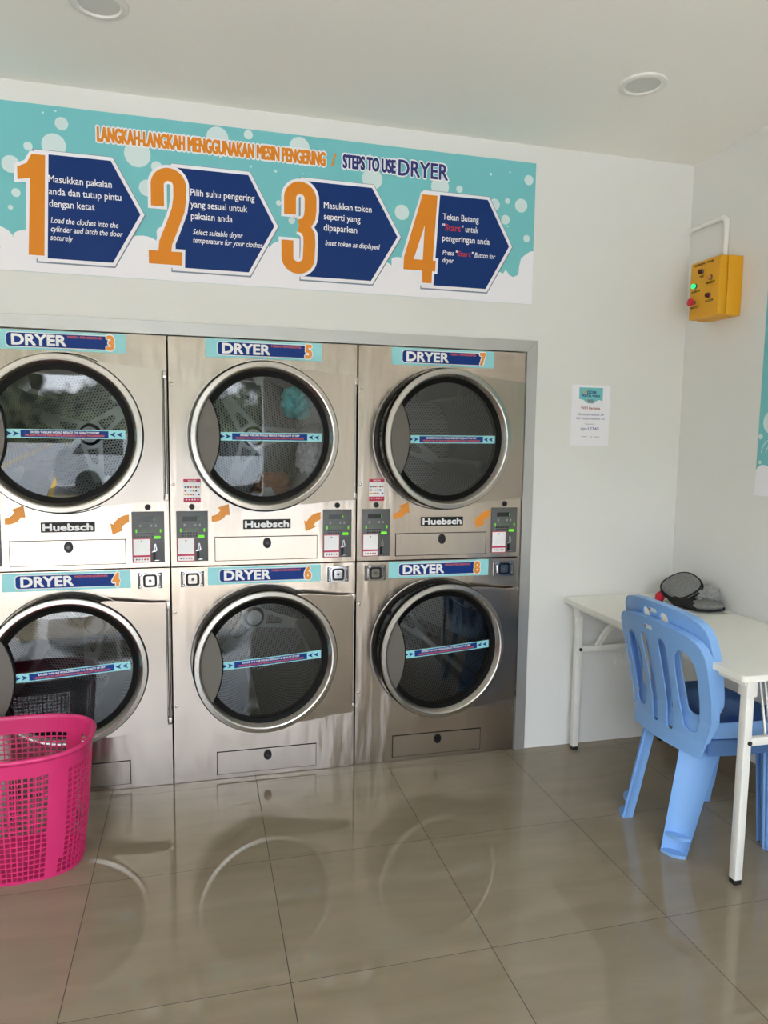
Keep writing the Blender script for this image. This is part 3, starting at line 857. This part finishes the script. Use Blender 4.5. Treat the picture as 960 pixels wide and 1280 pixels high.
def make_banner():
    t = thing('instruction_banner', 'long teal and white banner of four drying steps above the dryers', 'banner', (0, 0, 0))
    b = MB(); banner_sheet(b); b.build('banner_sheet', t)
    for k in (0, 1):
        b = MB(); heading(b, k); o = b.build('heading', t); o['label'] = ('orange heading text', 'navy heading text')[k]
    for s in STEPS: step_panel(*s, t)
    b = MB(); f = XZ(-.004)         # tail end of the panel before step 1, cut by the picture's edge
    b.poly([[(-1.0, 2.19), (-.617, 2.19), (-.606, 2.215), (-.625, 2.40), (-1.0, 2.46)]], f, M['banner_navy'], .0006, .001)
    b.build('corner_panel', t)
make_banner()

# ------------------------------------------------------------------ papers on the walls
def make_notice():
    t = thing('wifi_notice', 'small white paper notice with teal heading taped to the back wall', 'notice', (0, 0, 0))
    f = FN; b = MB()
    b.rect(1.842, 1.490, 2.046, 1.777, f, M['banner_white'], .0008); b.build('paper_sheet', t)
    b = MB(); x0, x1 = 1.880, 2.006; f = XZ(-.0008)
    b.poly([[(x0, 1.711), (1.903, 1.707), (1.915, 1.697), (1.93, 1.69), (1.957, 1.69), (1.97, 1.70), (1.985, 1.708), (x1, 1.703), (x1, 1.765), (x0, 1.765)]], f, M['banner_teal'], .0004)
    b.text('DOBI', 1.946, 1.737, .012, f, M['navy_text'], .0006, width=.046, bold=.05, align='c')
    b.disc((1.910, 1.743), .006, M['orange'], .0004, f, 12, .0004)
    b.text('PORTAL WASH', 1.942, 1.721, .010, f, M['navy_text'], .0006, width=.094, bold=.05, align='c')
    b.rect(1.925, 1.694, 1.956, 1.709, f, M['grey_text'], .0004, .0005)
    b.build('notice_header', t)['label'] = 'pale teal printed header'
    b = MB()
    b.text('WIFI Pertama', 1.943, 1.662, .012, f, M['maroon_text'], .0003, width=.102, bold=.03, align='c')
    b.build('notice_title', t); b = MB()
    b.text('2G: dobiportalwash 2.4', 1.945, 1.633, .010, f, M['blue_text'], .0003, width=.140, bold=.01, align='c')
    b.text('5G: dobiportalwash 5.0', 1.945, 1.614, .010, f, M['blue_text'], .0003, width=.150, bold=.01, align='c')
    b.build('notice_text', t); b = MB()
    b.text('Password', 1.943, 1.589, .007, f, M['grey_text'], .0003, width=.05, align='c')
    b.build('password_caption', t); b = MB()
    b.text('dps12345', 1.943, 1.563, .014, f, M['blue_text'], .0003, width=.098, bold=.02, align='c')
    b.build('password_text', t); b = MB()
    b.rect(1.900, 1.531, 1.930, 1.533, f, M['blue_text'], .0003)
    b.text('by Team', 1.971, 1.528, .008, f, M['grey_text'], .0003, width=.05, align='c')
    b.build('credit_text', t)
make_notice()

def make_right_poster():
    t = thing('wall_poster', 'teal and white bubble poster on the right wall, cut by the frame edge', 'poster', (0, 0, 0))
    f = YZ(RX); a0, a1, z0, z1 = .526, 1.02, 1.288, 2.30
    b = MB(); b.rect(a0, z0, a1, z1, f, M['banner_teal'], .003)
    e = [(a0, 1.395), (a0 + .008, 1.408), (a0 + .03, 1.420), (a0 + .06, 1.418), (a0 + .09, 1.40), (a0 + .12, 1.425), (a0 + .18, 1.45), (a0 + .24, 1.43), (a0 + .30, 1.45), (a0 + .40, 1.47), (a1, 1.45)]
    b.poly([[(a0, z0), (a1, z0)] + e[::-1]], f, M['banner_white'], .0006, .003); b.build('poster_sheet', t)
    for a, z, r in ((.545, 1.43, .008), (.540, 1.54, .012), (.60, 1.60, .05), (.66, 1.8, .03), (.575, 1.72, .010), (.80, 1.66, .07), (.9, 1.9, .05)):
        b = MB(); b.disc((a, z), r, M['banner_bubble'], .0005, f, 24, .003); b.build('bubble_print', t)
    for r in (.07, .045):
        b = MB(); b.ribbon(arc(.62, 1.47, r, r * .9, 70, 180, 12), .004, f, M['banner_bubble'], .0004, .003); b.build('bubble_print', t)
make_right_poster()

# ------------------------------------------------------------------ ceiling downlights
def make_downlight(x, y, label):
    t = thing('ceiling_downlight', label, 'ceiling light', (x, y, CZ), 0, 'ceiling downlights')
    cached('dl_rim', 'light_rim', lambda b: b.lathe([(.088, 0), (.086, -.006), (.078, -.010), (.066, -.009), (.062, -.003), (.062, 0)], (0, 0, 0), M['lamp_rim'], 64, 'z'), t)
    cached('dl_lens', 'diffuser', lambda b: b.lathe([(.064, -.0035), (.03, -.0045), (0, -.005)], (0, 0, 0), M['lamp_off'], 48, 'z'), t)
make_downlight(1.737, -.625, 'round unlit downlight in the ceiling near the right wall')
make_downlight(-.163, -.605, 'round unlit downlight cut by the top edge, over the banner')

# ------------------------------------------------------------------ yellow control box and its conduit
def make_control_box():
    t = thing('emergency_control_box', 'yellow push button control box on the right wall', 'control box', (0, 0, 0))
    X = RX; d = .118; y0, y1, z0, z1 = -.372, -.172, 2.070, 2.328
    b = MB(); b.box((X - .075, y0, z0), (X, y1, z1), M['yellow'], .006, 3); b.build('box_body', t)
    b = MB(); b.box((X - d, y0 + .002, z0 + .002), (X - .078, y1 - .002, z1 - .002), M['yellow'], .006, 3); b.build('box_lid', t)
    f = YZ(X - d)
    lid = [o for o in t.children if o.name.startswith('box_lid')][0]
    def A(px, pz): return (.172 + px * .200, 2.070 + pz * .258)
    b = MB()
    for s, px, pz, w in (('EMERGENCY PANEL', .47, .915, .125), ('TRIP', .40, .70, .03), ('POWER ON', .22, .47, .055), ('EMERGENCY', .70, .56, .06), ('EMG STOP', .22, .20, .055), ('BUZZER', .70, .255, .05)):
        a, z = A(px, pz); b.text(s, a, z, .0085, f, M['black'], .0004, width=w, bold=.05, align='c')
    b.build('box_text', lid)
    for nm, px, pz, m, lb in (('indicator_lamp', .40, .80, 'btn_dark', 'unlit dark red lamp'), ('indicator_lamp', .20, .58, 'btn_green', 'lit green lamp'), ('indicator_lamp', .70, .66, 'btn_amber', 'amber lamp'), ('push_button', .68, .36, 'btn_dark', 'dark red push button')):
        a, z = A(px, pz); b = MB()
        b.lathe([(.0125, 0), (.0125, -.006), (.0105, -.007)], (0, 0, 0), M['panel_grey'], 24, 'x')
        b.lathe([(.0105, -.006), (.0105, -.014), (.007, -.018), (0, -.019)], (0, 0, 0), M[m], 24, 'x')
        b.build(nm, lid, (X - d, -a, z))['label'] = lb
    a, z = A(.20, .30); b = MB()
    b.lathe([(.010, 0), (.010, -.016)], (0, 0, 0), M['panel_grey'], 24, 'x')
    b.lathe([(.010, -.014), (.017, -.016), (.0185, -.022), (.017, -.028), (.008, -.031), (0, -.0315)], (0, 0, 0), M['btn_red'], 32, 'x')
    b.build('stop_button', lid, (X - d, -a, z))['label'] = 'red mushroom stop button'
make_control_box()

def make_conduit():
    t = thing('conduit_pipe', 'white plastic conduit rising from the yellow control box', 'pipe', (0, 0, 0))
    x = RX - .015; yv = -.268; zt = 2.525
    b = MB(); b.tube([(x, yv, 2.326), (x, yv, zt - .03)], .0115, M['conduit'], 16)
    b.build('riser', t)
    b = MB(); b.tube([(x, yv + .03, zt), (x, -.001, zt)], .0115, M['conduit'], 16); b.build('run', t)
    b = MB(); pts = [(x, yv, zt - .045)] + [(x, yv + .032 - .032 * cos(radians(a)), zt - .032 + .032 * sin(radians(a))) for a in range(0, 91, 15)] + [(x, yv + .045, zt)]
    b.tube(pts, .0145, M['conduit'], 16); b.build('elbow', t)
make_conduit()

def make_socket():
    t = thing('wall_socket', 'white wall socket low on the back wall under the table', 'socket', (2.19, 0, .43))
    b = MB(); b.rect(-.045, -.043, .045, .043, FN, M['socket'], .008, 0, .008); b.build('socket_plate', t)
    b = MB(); b.rect(-.006, -.008, .006, .012, XZ(-.008), M['conduit'], .003); b.build('switch', t)
make_socket()

# ------------------------------------------------------------------ table
TX0, TX1, TY0, TY1, TZ = 1.836, 2.437, -1.213, -.006, .752
def make_table():
    t = thing('folding_table', 'white folding table along the right wall', 'table', (2.137, -.61, 0))
    off = Vector((-2.137, .61, 0))
    def fin(b, name, **k):
        b.xform(Matrix.Translation(off)); return b.build(name, t, **k)
    b = MB(); i0 = len(b.v)
    b.poly([rrect(TX0, TY0, TX1, TY1, .018)], lambda a, c, d: Vector((a, c, TZ - .022 + d)), M['table_top'], .022, 0)
    fin(b, 'tabletop')
    b = MB(); m = M['table_metal']
    b.box((TX0 + .03, TY0 + .03, TZ - .047), (TX0 + .055, TY1 - .03, TZ - .022), m, .002)
    b.box((TX1 - .055, TY0 + .03, TZ - .047), (TX1 - .03, TY1 - .03, TZ - .022), m, .002)
    fin(b, 'apron_rail')
    for y, sg in ((-1.167, 1), (-.062, -1)):
        for x in (1.893, 2.385):
            lean = 0
            b = MB(); b.box((x - .0155, y - .0155, .018), (x + .0155, y + .0155, TZ - .045), m, .003)
            b.box((x - .021, y - .021, TZ - .085), (x + .021, y + .021, TZ - .024), m, .003)
            lg = fin(b, 'leg')
            b = MB(); b.box((x - .015, y - .015, 0), (x + .015, y + .015, .020), M['foot'], .004); b.xform(Matrix.Translation(off)); b.build('foot_cap', lg)['label'] = 'black foot cap'
        b = MB(); b.box((1.908, y - .010, .492), (2.370, y + .010, .520), m, .002)
        b.lathe([(0, -.004), (.008, -.004), (.008, 0)], (1.900, y - .0155, .506), M['foot'], 14, 'y')
        fin(b, 'crossbar')
        for xs, dx in ((1.985, .055), (2.29, -.055)):
            b = MB()
            pts = [(xs, y + sg * .012, .522), (xs + dx * .35, y + sg * .05, .60), (xs + dx * 1.3, y + sg * .14, TZ - .03)]
            for o in (0, .02):
                for p, q in zip(pts, pts[1:]): b.bar((p[0] + o, p[1], p[2]), (q[0] + o, q[1], q[2]), .006, .016, m)
            fin(b, 'folding_brace')
        b = MB(); b.box((1.93, y + sg * .14 - .008, TZ - .040), (2.345, y + sg * .14 + .008, TZ - .024), m, .002); fin(b, 'brace_rail')
make_table()

# ------------------------------------------------------------------ plastic chairs, one stacked in the other
def chair_f(z):
    P = [(0, -.068), (.20, -.036), (.44, 0.0), (.52, -.006), (.60, -.022), (.72, -.052), (.86, -.092)]
    for (a, p), (c, q) in zip(P, P[1:]):
        if z <= c: return p + (q - p) * (z - a) / (c - a)
    return P[-1][1]

def chair_back(b, ztop):
    R = [(.196, .378), (.209, .44), (.232, .52), (.242, .62), (.245, .72), (.243, .765), (.234, .795), (.216, .817), (.185, .833), (.14, .844), (.08, .851), (0, .853)]
    out = R + [(-y, z) for y, z in R[-2::-1]]
    def slot(c0, c1, w0, w1, z0, z1):
        return [(c0 + w0 * cos(radians(a)), z0 + w0 + w0 * sin(radians(a))) for a in range(180, 361, 20)] + [(c1 + w1 * cos(radians(a)), z1 - w1 + w1 * sin(radians(a))) for a in range(0, 181, 20)]
    holes = [slot(.043, .052, .017, .021, .432, ztop), slot(-.043, -.052, .017, .021, .432, ztop)]
    A = [(.112, .475), (.130, .464), (.155, .462), (.176, .475), (.186, .52), (.193, .60), (.199, .68), (.195, .725), (.178, .757), (.152, .771), (.127, .764), (.108, .74), (.100, .70), (.096, .60), (.102, .52)]
    holes += [A, [(-y, z) for y, z in A[::-1]]]
    vs, fs = curve_mesh([out] + holes, 0.0025)
    bm = bmesh.new()
    vv = [bm.verts.new(v) for v in vs]; bm.verts.index_update()
    for f in fs:
        try: bm.faces.new([vv[i] for i in f])
        except ValueError: pass
    bmesh.ops.remove_doubles(bm, verts=bm.verts, dist=1e-5)
    for i in range(0, 24):
        bmesh.ops.bisect_plane(bm, geom=bm.verts[:] + bm.edges[:] + bm.faces[:], plane_co=(0, .38 + i * .02, 0), plane_no=(0, 1, 0))
    for i in range(-11, 12):
        bmesh.ops.bisect_plane(bm, geom=bm.verts[:] + bm.edges[:] + bm.faces[:], plane_co=(i * .0215, 0, 0), plane_no=(1, 0, 0))
    for v in bm.verts:
        y, z, w = v.co.x, v.co.y, v.co.z
        v.co = Vector((chair_f(z) + .62 * y * y + w, y, z))
    b.bm(bm, M['blue_plastic'])
    # rolled outer edge
    e = []
    for i in range(len(out) - 1):
        for k in range(4):
            t = k / 4; y = out[i][0] * (1 - t) + out[i + 1][0] * t; z = out[i][1] * (1 - t) + out[i + 1][1] * t; e.append((y, z))
    e.append(out[-1])
    vs = []; e = [q for q in e if q[1] > .425]
    for y, z in e:
        x = chair_f(z) + .62 * y * y
        fl = .006 + .022 * max(0, min(1, (z - .43) / .10))
        for dx, g in ((-.006, 1.0), (-.004, 1.012), (fl, 1.014), (fl, 1.0), (.0, .992)):
            vs.append((x + dx, y * g, .44 + (z - .44) * (1 + (g - 1) * .5)))
    fs = []; k = 5
    for i in range(len(e) - 1):
        for q in range(k): fs.append((i * k + q, i * k + (q + 1) % k, (i + 1) * k + (q + 1) % k, (i + 1) * k + q))
    b.add(vs, fs, M['blue_plastic'])

def chair_seat(b):
    N = 24; bm = bmesh.new(); grid = []
    for i in range(N + 1):
        row = []
        for j in range(N + 1):
            u = i / N; v = j / N * 2 - 1
            x = .030 + .375 * u; hw = .195 + .022 * sin(u * pi * .9)
            # rounded front corners
            if u > .88: hw *= 1 - .10 * ((u - .88) / .12) ** 2
            y = v * hw
            z = .445 - .012 * (1 - v * v) * sin(pi * min(1, u * 1.1)) - (.022 * ((u - .86) / .14) ** 2 if u > .86 else 0)
            row.append(bm.verts.new((x, y, z)))
        grid.append(row)
    for i in range(N):
        for j in range(N): bm.faces.new((grid[i][j], grid[i + 1][j], grid[i + 1][j + 1], grid[i][j + 1]))
    # skirt, flaring outwards
    rim = [grid[0][j] for j in range(N + 1)] + [grid[i][N] for i in range(1, N + 1)] + [grid[N][j] for j in range(N - 1, -1, -1)] + [grid[i][0] for i in range(N - 1, 0, -1)]
    c = Vector((.2, 0, 0)); low = []
    for v in rim:
        d = (v.co - c); d.z = 0; d.normalize()
        under = .002 if v.co.x < .035 else (.040 if v.co.x > .37 else .050)
        low.append(bm.verts.new((v.co.x + d.x * .010, v.co.y + d.y * .010, min(v.co.z, .44) - under)))
    n = len(rim)
    for i in range(n):
        bm.faces.new((rim[i], rim[(i + 1) % n], low[(i + 1) % n], low[i]))
    bmesh.ops.solidify(bm, geom=bm.faces[:], thickness=.0035)
    b.bm(bm, M['blue_plastic'])

def chair_leg(b, top, foot, sx, sy):
    """moulded channel: an L in plan, rounded at the outer corner, tapering to a cup at the foot"""
    def sec(t):
        c = Vector(top).lerp(Vector(foot), t); a = .108 * (1 - t) + .070 * t; d = .080 * (1 - t) + .056 * t
        n = Vector((-d, -a)).normalized(); out = [Vector((-a - .002, -.040))]; inn = [Vector((-a + .003, -.040))]
        for q in range(9):
            k = q / 8; p = Vector((-a * (1 - k), -d * k)) + n * (.016 * sin(pi * k))
            e = .007 * (abs(2 * k - 1) ** 6)                 # raised lips along both edges
            out.append(p - n * e); inn.append(p + n * .0045)
        out.append(Vector((-.022, -d - .004))); inn.append(Vector((-.022, -d + .001)))
        # first axis: across the chair (towards the outside), second: along the chair (towards the outside)
        return [Vector((c.x + sx * v, c.y + sy * u, c.z)) for u, v in out + inn[::-1]]
    K = 12; vs = []; n = len(sec(0)); fs = []
    for i in range(K + 1): vs += sec(i / K)
    for i in range(K):
        for q in range(n): fs.append((i * n + q, i * n + (q + 1) % n, (i + 1) * n + (q + 1) % n, (i + 1) * n + q))
    fs += [tuple(range(n))[::-1], tuple(K * n + q for q in range(n))]
    b.add(vs, fs, M['blue_plastic'])
    # closed cup at the foot: a lug that fills the channel
    f = sec(1.0)[1:10]; a, d = f[0], f[-1]; mid = (a + d) / 2; corner = Vector((foot[0], foot[1], 0)); bow = (corner - mid) * .42
    rim = [a.lerp(d, k / 8) + bow * sin(pi * k / 8) for k in range(9)]
    for z0, z1 in ((0, .012),):
        lo = [Vector((p.x, p.y, foot[2] + z0)) for p in f + rim[-2:0:-1]]; hi = [Vector((p.x, p.y, foot[2] + z1)) for p in f + rim[-2:0:-1]]; m = len(lo)
        b.add(lo + hi, [tuple(range(m))[::-1], tuple(range(m, 2 * m))] + [(q, (q + 1) % m, m + (q + 1) % m, m + q) for q in range(m)], M['blue_plastic'])

def make_chair(loc, label, grp, slot_top):
    t = thing('plastic_chair', label, 'chair', loc, radians(1.0), grp)
    cached('ch_back%.3f' % slot_top, 'backrest', lambda b: chair_back(b, slot_top), t, smooth=50)
    cached('ch_seat', 'seat', chair_seat, t, smooth=50)
    for k, (tp, ft, sx, sy) in enumerate((((.014, .205, .425), (-.068, .187, 0), -1, 1), ((.014, -.205, .425), (-.068, -.187, 0), -1, -1),
                                          ((.385, .205, .42), (.372, .222, 0), 1, 1), ((.385, -.205, .42), (.372, -.222, 0), 1, -1))):
        cached('ch_leg%d' % k, 'leg', lambda b: chair_leg(b, tp, ft, sx, sy), t, smooth=40)
    cached('ch_decal', 'maker_decal', lambda b: (
        b.poly([[(chair_f(.822) - .012 + 0, 0)] * 0 + rrect(-.022, .812, .022, .828, .006)], lambda a, c, d: Vector((chair_f(c) - .0062 - d, -a, c)), M['banner_bubble'], .0006),
        b.disc((-.016, .820), .006, M['maroon_text'], .0006, lambda a, c, d: Vector((chair_f(c) - .0068 - d, -a, c)), 16)), t)
    return t
make_chair((1.832, -.815, 0), 'light blue plastic chair, bottom one of the stacked pair at the table', 'stacked blue chairs', .786)
make_chair((1.850, -.812, .062), 'light blue plastic chair, stacked on top of the other at the table', 'stacked blue chairs', .822)

# ------------------------------------------------------------------ laundry basket
def make_basket():
    cx, cy = -.535, -.465; H = .445
    t = thing('laundry_basket', 'pink plastic laundry basket with open grid sides on the floor', 'basket', (cx, cy, 0))
    def sup(a, b_, w, n=2.7):
        c, s = cos(w), sin(w); r = (abs(c / a) ** n + abs(s / b_) ** n) ** (-1 / n)
        return Vector((r * c, r * s, 0))
    def ab(z):
        k = z / H; k2 = k + .12 * sin(k * pi)
        return .236 + .036 * k2, .152 + .050 * k2
    # arc length table at mid height
    NN = 1440; P = [sup(*ab(H * .6), 2 * pi * i / NN) for i in range(NN + 1)]
    L = [0.0]
    for p, q in zip(P, P[1:]): L.append(L[-1] + (q - p).length)
    tot = L[-1]; cell = tot / 76; bar = .0042
    def ang(s):
        s %= tot; lo, hi = 0, NN
        while hi - lo > 1:
            m = (lo + hi) // 2
            if L[m] <= s: lo = m
            else: hi = m
        return 2 * pi * (lo + (s - L[lo]) / max(1e-9, L[hi] - L[lo])) / NN
    # corner bands stay solid
    bands = [radians(a) for a in (-41, 41, 139, 221)]
    cols = []
    for i in range(76):
        cols.append((i * cell - bar / 2, False)); cols.append((i * cell + bar / 2, True))
    rows = []; z = .010; rh = .0150; rb = .0040
    zs = [(0.0, False), (.012, True)]
    z = .012
    while z + rh + rb < H - .036:
        zs.append((z + rh, False)); zs.append((z + rh + rb, True)); z += rh + rb
    zs[-1] = (zs[-1][0], False); zs.append((H - .004, False))
    bm = bmesh.new(); nc = len(cols)
    A = [ang(c[0]) for c in cols]
    G = []
    for z_, _ in zs:
        a, b_ = ab(z_); G.append([bm.verts.new(sup(a, b_, w) + Vector((0, 0, z_))) for w in A])
    for r in range(len(zs) - 1):
        for c in range(nc):
            hole = cols[c][1] and zs[r][1]
            mid = ang((cols[c][0] + cell / 2))
            if hole:
                for bw in bands:
                    dd = (mid - bw + pi) % (2 * pi) - pi
                    if abs(dd) < radians(4.6 + 3.2 * zs[r][0] / H): hole = False
            if not hole: bm.faces.new((G[r][c], G[r][(c + 1) % nc], G[r + 1][(c + 1) % nc], G[r + 1][c]))
    bmesh.ops.delete(bm, geom=[v for v in bm.verts if not v.link_faces], context='VERTS')
    bmesh.ops.recalc_face_normals(bm, faces=bm.faces)
    bmesh.ops.solidify(bm, geom=bm.faces[:], thickness=.003)
    b = MB(); b.bm(bm, M['pink']); b.build('basket_wall', t, smooth=30)
    b = MB(); n = 96; vs = []
    prof = [(1.0, H - .012, -.003), (1.0, H - .004, .010), (1, H + .004, .013), (1, H + .010, .009), (1, H + .011, .001), (1, H + .006, -.004)]
    a, b_ = ab(H); fs = []
    for i in range(n):
        w = 2 * pi * i / n; p = sup(a, b_, w); d = p.normalized()
        for _, z_, g in prof: vs.append(p + d * g + Vector((0, 0, z_)))
    k = len(prof)
    for i in range(n):
        j = (i + 1) % n
        for q in range(k): fs.append((i * k + q, i * k + (q + 1) % k, j * k + (q + 1) % k, j * k + q))
    b.add(vs, fs, M['pink']); b.build('rim', t, smooth=60)
    b = MB(); a, b_ = ab(.004)
    b.poly([[tuple((sup(a - .002, b_ - .002, 2 * pi * i / 72)).to_2d()) for i in range(72)]], lambda x, y, d: Vector((x, y, .002 + d)), M['pink'], .004, 0)
    b.build('basket_base', t)
make_basket()

# ------------------------------------------------------------------ things on the table
def blob(b, c, r, m, seed, amp=.25, sub=4, freq=3.0, flat=None):
    from mathutils import noise as mn
    bm = bmesh.new(); bmesh.ops.create_icosphere(bm, subdivisions=sub, radius=1.0)
    o = Vector((seed * 7.13, seed * 3.7, seed * 1.9))
    for v in bm.verts:
        n = v.co.normalized()
        k = 1 + amp * (abs(mn.noise(n * freq + o)) * 1.6 - .35) + amp * .4 * abs(mn.noise(n * freq * 2.4 + o)) 
        p = Vector((n.x * r[0], n.y * r[1], n.z * r[2])) * k
        if flat is not None and p.z < flat: p.z = flat + (p.z - flat) * .02
        v.co = p + Vector(c)
    return b.bm(bm, m)

def make_bag():
    z = TZ
    # thin plastic film under the bag
    b = MB()
    from mathutils import noise as mn
    bm = bmesh.new(); N = 24; g = []
    for i in range(N + 1):
        row = []
        for j in range(N + 1):
            u = i / N * 2 - 1; v = j / N * 2 - 1
            rr = max(abs(u), abs(v)); s = 1 - .10 * abs(mn.noise(Vector((u * 3, v * 3, 2))))
            x = 2.318 + u * .115 * s; y = -.312 + v * .165 * s
            h = .0012 + (.012 * abs(mn.noise(Vector((u * 5, v * 5, 7)))) * (rr > .82))
            row.append(bm.verts.new((x, y, z + h)))
        g.append(row)
    for i in range(N):
        for j in range(N): bm.faces.new((g[i][j], g[i + 1][j], g[i + 1][j + 1], g[i][j + 1]))
    b.bm(bm, M['bag_film']); tag(b.build('plastic_bag', smooth=80), 'flattened clear white plastic bag on the table under the grey pouch', 'plastic bag')
    z += .006
    t = thing('fabric_bag', 'grey and black zipped fabric bag lying on the white table', 'bag', (2.332, -.305, z))
    def pt(u, v, h): return (u, v, h)
    # body: low black mesh wedge, high at the far end
    def oval(k, zz, sx=1.0, sy=1.0, ox=0, oy=0):
        return [(ox + .092 * k * sx * cos(2 * pi * i / 40), oy + .128 * k * sy * sin(2 * pi * i / 40), zz) for i in range(40)]
    lay = [(.86, .0), (.97, .012), (1.0, .030), (.97, .046), (.88, .056), (.0, .060)]
    vs = []; fs = []
    for k, h in lay:
        for x, y, _ in oval(k, 0):
            tilt = .45 + .75 * (y / .128 + 1) / 2        # taller towards the back wall
            vs.append((x - .15 * h, y, h * tilt))
    for r in range(len(lay) - 1):
        for i in range(40): fs.append((r * 40 + i, r * 40 + (i + 1) % 40, (r + 1) * 40 + (i + 1) % 40, (r + 1) * 40 + i))
    fs.append(tuple(range(40))[::-1])
    b = MB(); b.add(vs, fs, M['bag_black']); b.build('bag_body', t, smooth=60)
    # padded grey flap, leaning up at the back end
    mt = Matrix.Translation((-.028, .046, .083)) @ Matrix.Rotation(radians(-12), 4, 'Z') @ Matrix.Rotation(radians(-30), 4, 'Y') @ Matrix.Rotation(radians(16), 4, 'X')
    def fl(k, zz): return [Vector((.082 * k * (abs(cos(w)) ** .8) * (1 if cos(w) > 0 else -1), .092 * k * (abs(sin(w)) ** .8) * (1 if sin(w) > 0 else -1), zz)) for w in [2 * pi * i / 40 for i in range(40)]]
    lay = [(.98, -.016), (1.0, -.006), (1.0, .002), (.93, .008), (.6, .014), (0, .016)]
    vs = []; fs = []
    for k, h in lay: vs += fl(k, h)
    for r in range(len(lay) - 1):
        for i in range(40): fs.append((r * 40 + i, r * 40 + (i + 1) % 40, (r + 1) * 40 + (i + 1) % 40, (r + 1) * 40 + i))
    fs.append(tuple(range(40))[::-1])
    b = MB(); b.add(vs, fs, M['bag_grey']); b.xform(mt); fp = b.build('flap', t, smooth=60); fp['label'] = 'grey heather padded flap'
    b = MB(); b.tube(fl(1.01, .003), .0042, M['bag_black'], 8, closed=True); b.xform(mt); b.build('piping', fp)['label'] = 'black piping'
    b = MB(); b.tube(fl(1.02, -.012), .0055, M['bag_black'], 8, closed=True); b.xform(mt); b.build('zip', fp)
    # grey lower pocket at the near end with black edge
    b = MB(); blob(b, (.012, -.082, .020), (.078, .062, .024), M['bag_grey'], 3, .10, 4, 2.0, -.019); pk = b.build('pocket', t, smooth=60)
    b = MB(); b.tube([Vector((.012 + .080 * cos(w), -.084 + .064 * sin(w), .008)) for w in [radians(a) for a in range(150, 400, 8)]], .005, M['bag_black'], 8); b.build('pocket_edge', pk)
    # crumpled light cloth on top
    b = MB(); blob(b, (.048, -.022, .050), (.060, .078, .040), M['cloth_grey'], 11, .34, 5, 2.6, -.02)
    o = b.build('crumpled_lining', t, smooth=70); o['label'] = 'light grey crumpled lining'
    b = MB(); blob(b, (0, 0, .0), (.022, .020, .024), M['red_cloth'], 5, .3, 3)
    tag(b.build('red_cloth', None, (2.246, -.190, TZ + .026), smooth=60), 'small crumpled red cloth poking out behind the grey bag', 'cloth')
make_bag()

# ------------------------------------------------------------------ laundry seen through the door of dryer 5
def make_laundry():
    X, Y, Z = .40, .0, 1.509
    b = MB(); blob(b, (0, 0, 0), (.085, .13, .060), M['tan_cloth'], 2, .30, 5, 1.8, -.05)
    tag(b.build('tan_garment', None, (X + .055, .30, Z - .225), smooth=60), 'crumpled tan garment at the bottom of the DRYER 5 drum', 'garment')
    b = MB(); blob(b, (0, 0, 0), (.045, .12, .075), M['white_cloth'], 8, .34, 5, 2.0)
    tag(b.build('white_garment', None, (X + .215, .28, Z - .085), smooth=60), 'white and grey garment at the right side of the DRYER 5 drum', 'garment')
    b = MB(); blob(b, (0, 0, 0), (.072, .12, .075), M['teal_cloth'], 4, .30, 5, 1.8)
    tag(b.build('teal_garment', None, (X + .165, .26, Z + .165), smooth=60), 'bright teal garment high in the DRYER 5 drum', 'garment')
make_laundry()

# ------------------------------------------------------------------ car parked outside, seen mirrored in the dryer door
def make_car():
    t = thing('parked_car', 'white car parked outside, mirrored in the DRYER 5 door glass', 'car', (1.25, -8.3, -.02), 0)
    def side(y): return lambda a, c, d=0.0: Vector((a, y - d, c))
    b = MB()
    prof = [(-2.0, .35), (-1.75, .28), (1.75, .28), (2.05, .38), (2.05, .72), (1.95, .88), (1.2, .98), (.62, 1.48), (.35, 1.56), (-.95, 1.58), (-1.35, 1.50), (-1.98, 1.02), (-2.05, .75)]
    b.poly([prof], side(-.84), M['car_white'], 1.68, -1.68)
    b.xform(Matrix.Translation((0, 0, 0))); b.build('car_body', t)
    for y, s in ((.85, 1), (-.85, -1)):
        for q in ([(-.30, 1.02), (1.02, 1.02), (.56, 1.44), (.34, 1.50), (-.30, 1.51)], [(-1.62, 1.04), (-.40, 1.02), (-.40, 1.51), (-.95, 1.52), (-1.30, 1.44)]):
            b = MB(); b.poly([q], side(y), M['car_glass'], .01, -.005); b.build('side_window', t)
    for x in (-1.25, 1.3):
        for y in (.78, -.78):
            b = MB(); b.lathe([(0, -.1), (.22, -.1), (.31, -.08), (.31, .08), (.22, .1), (0, .1)], (x, y, .31), M['black'], 32, 'y'); b.build('wheel', t)
make_car()
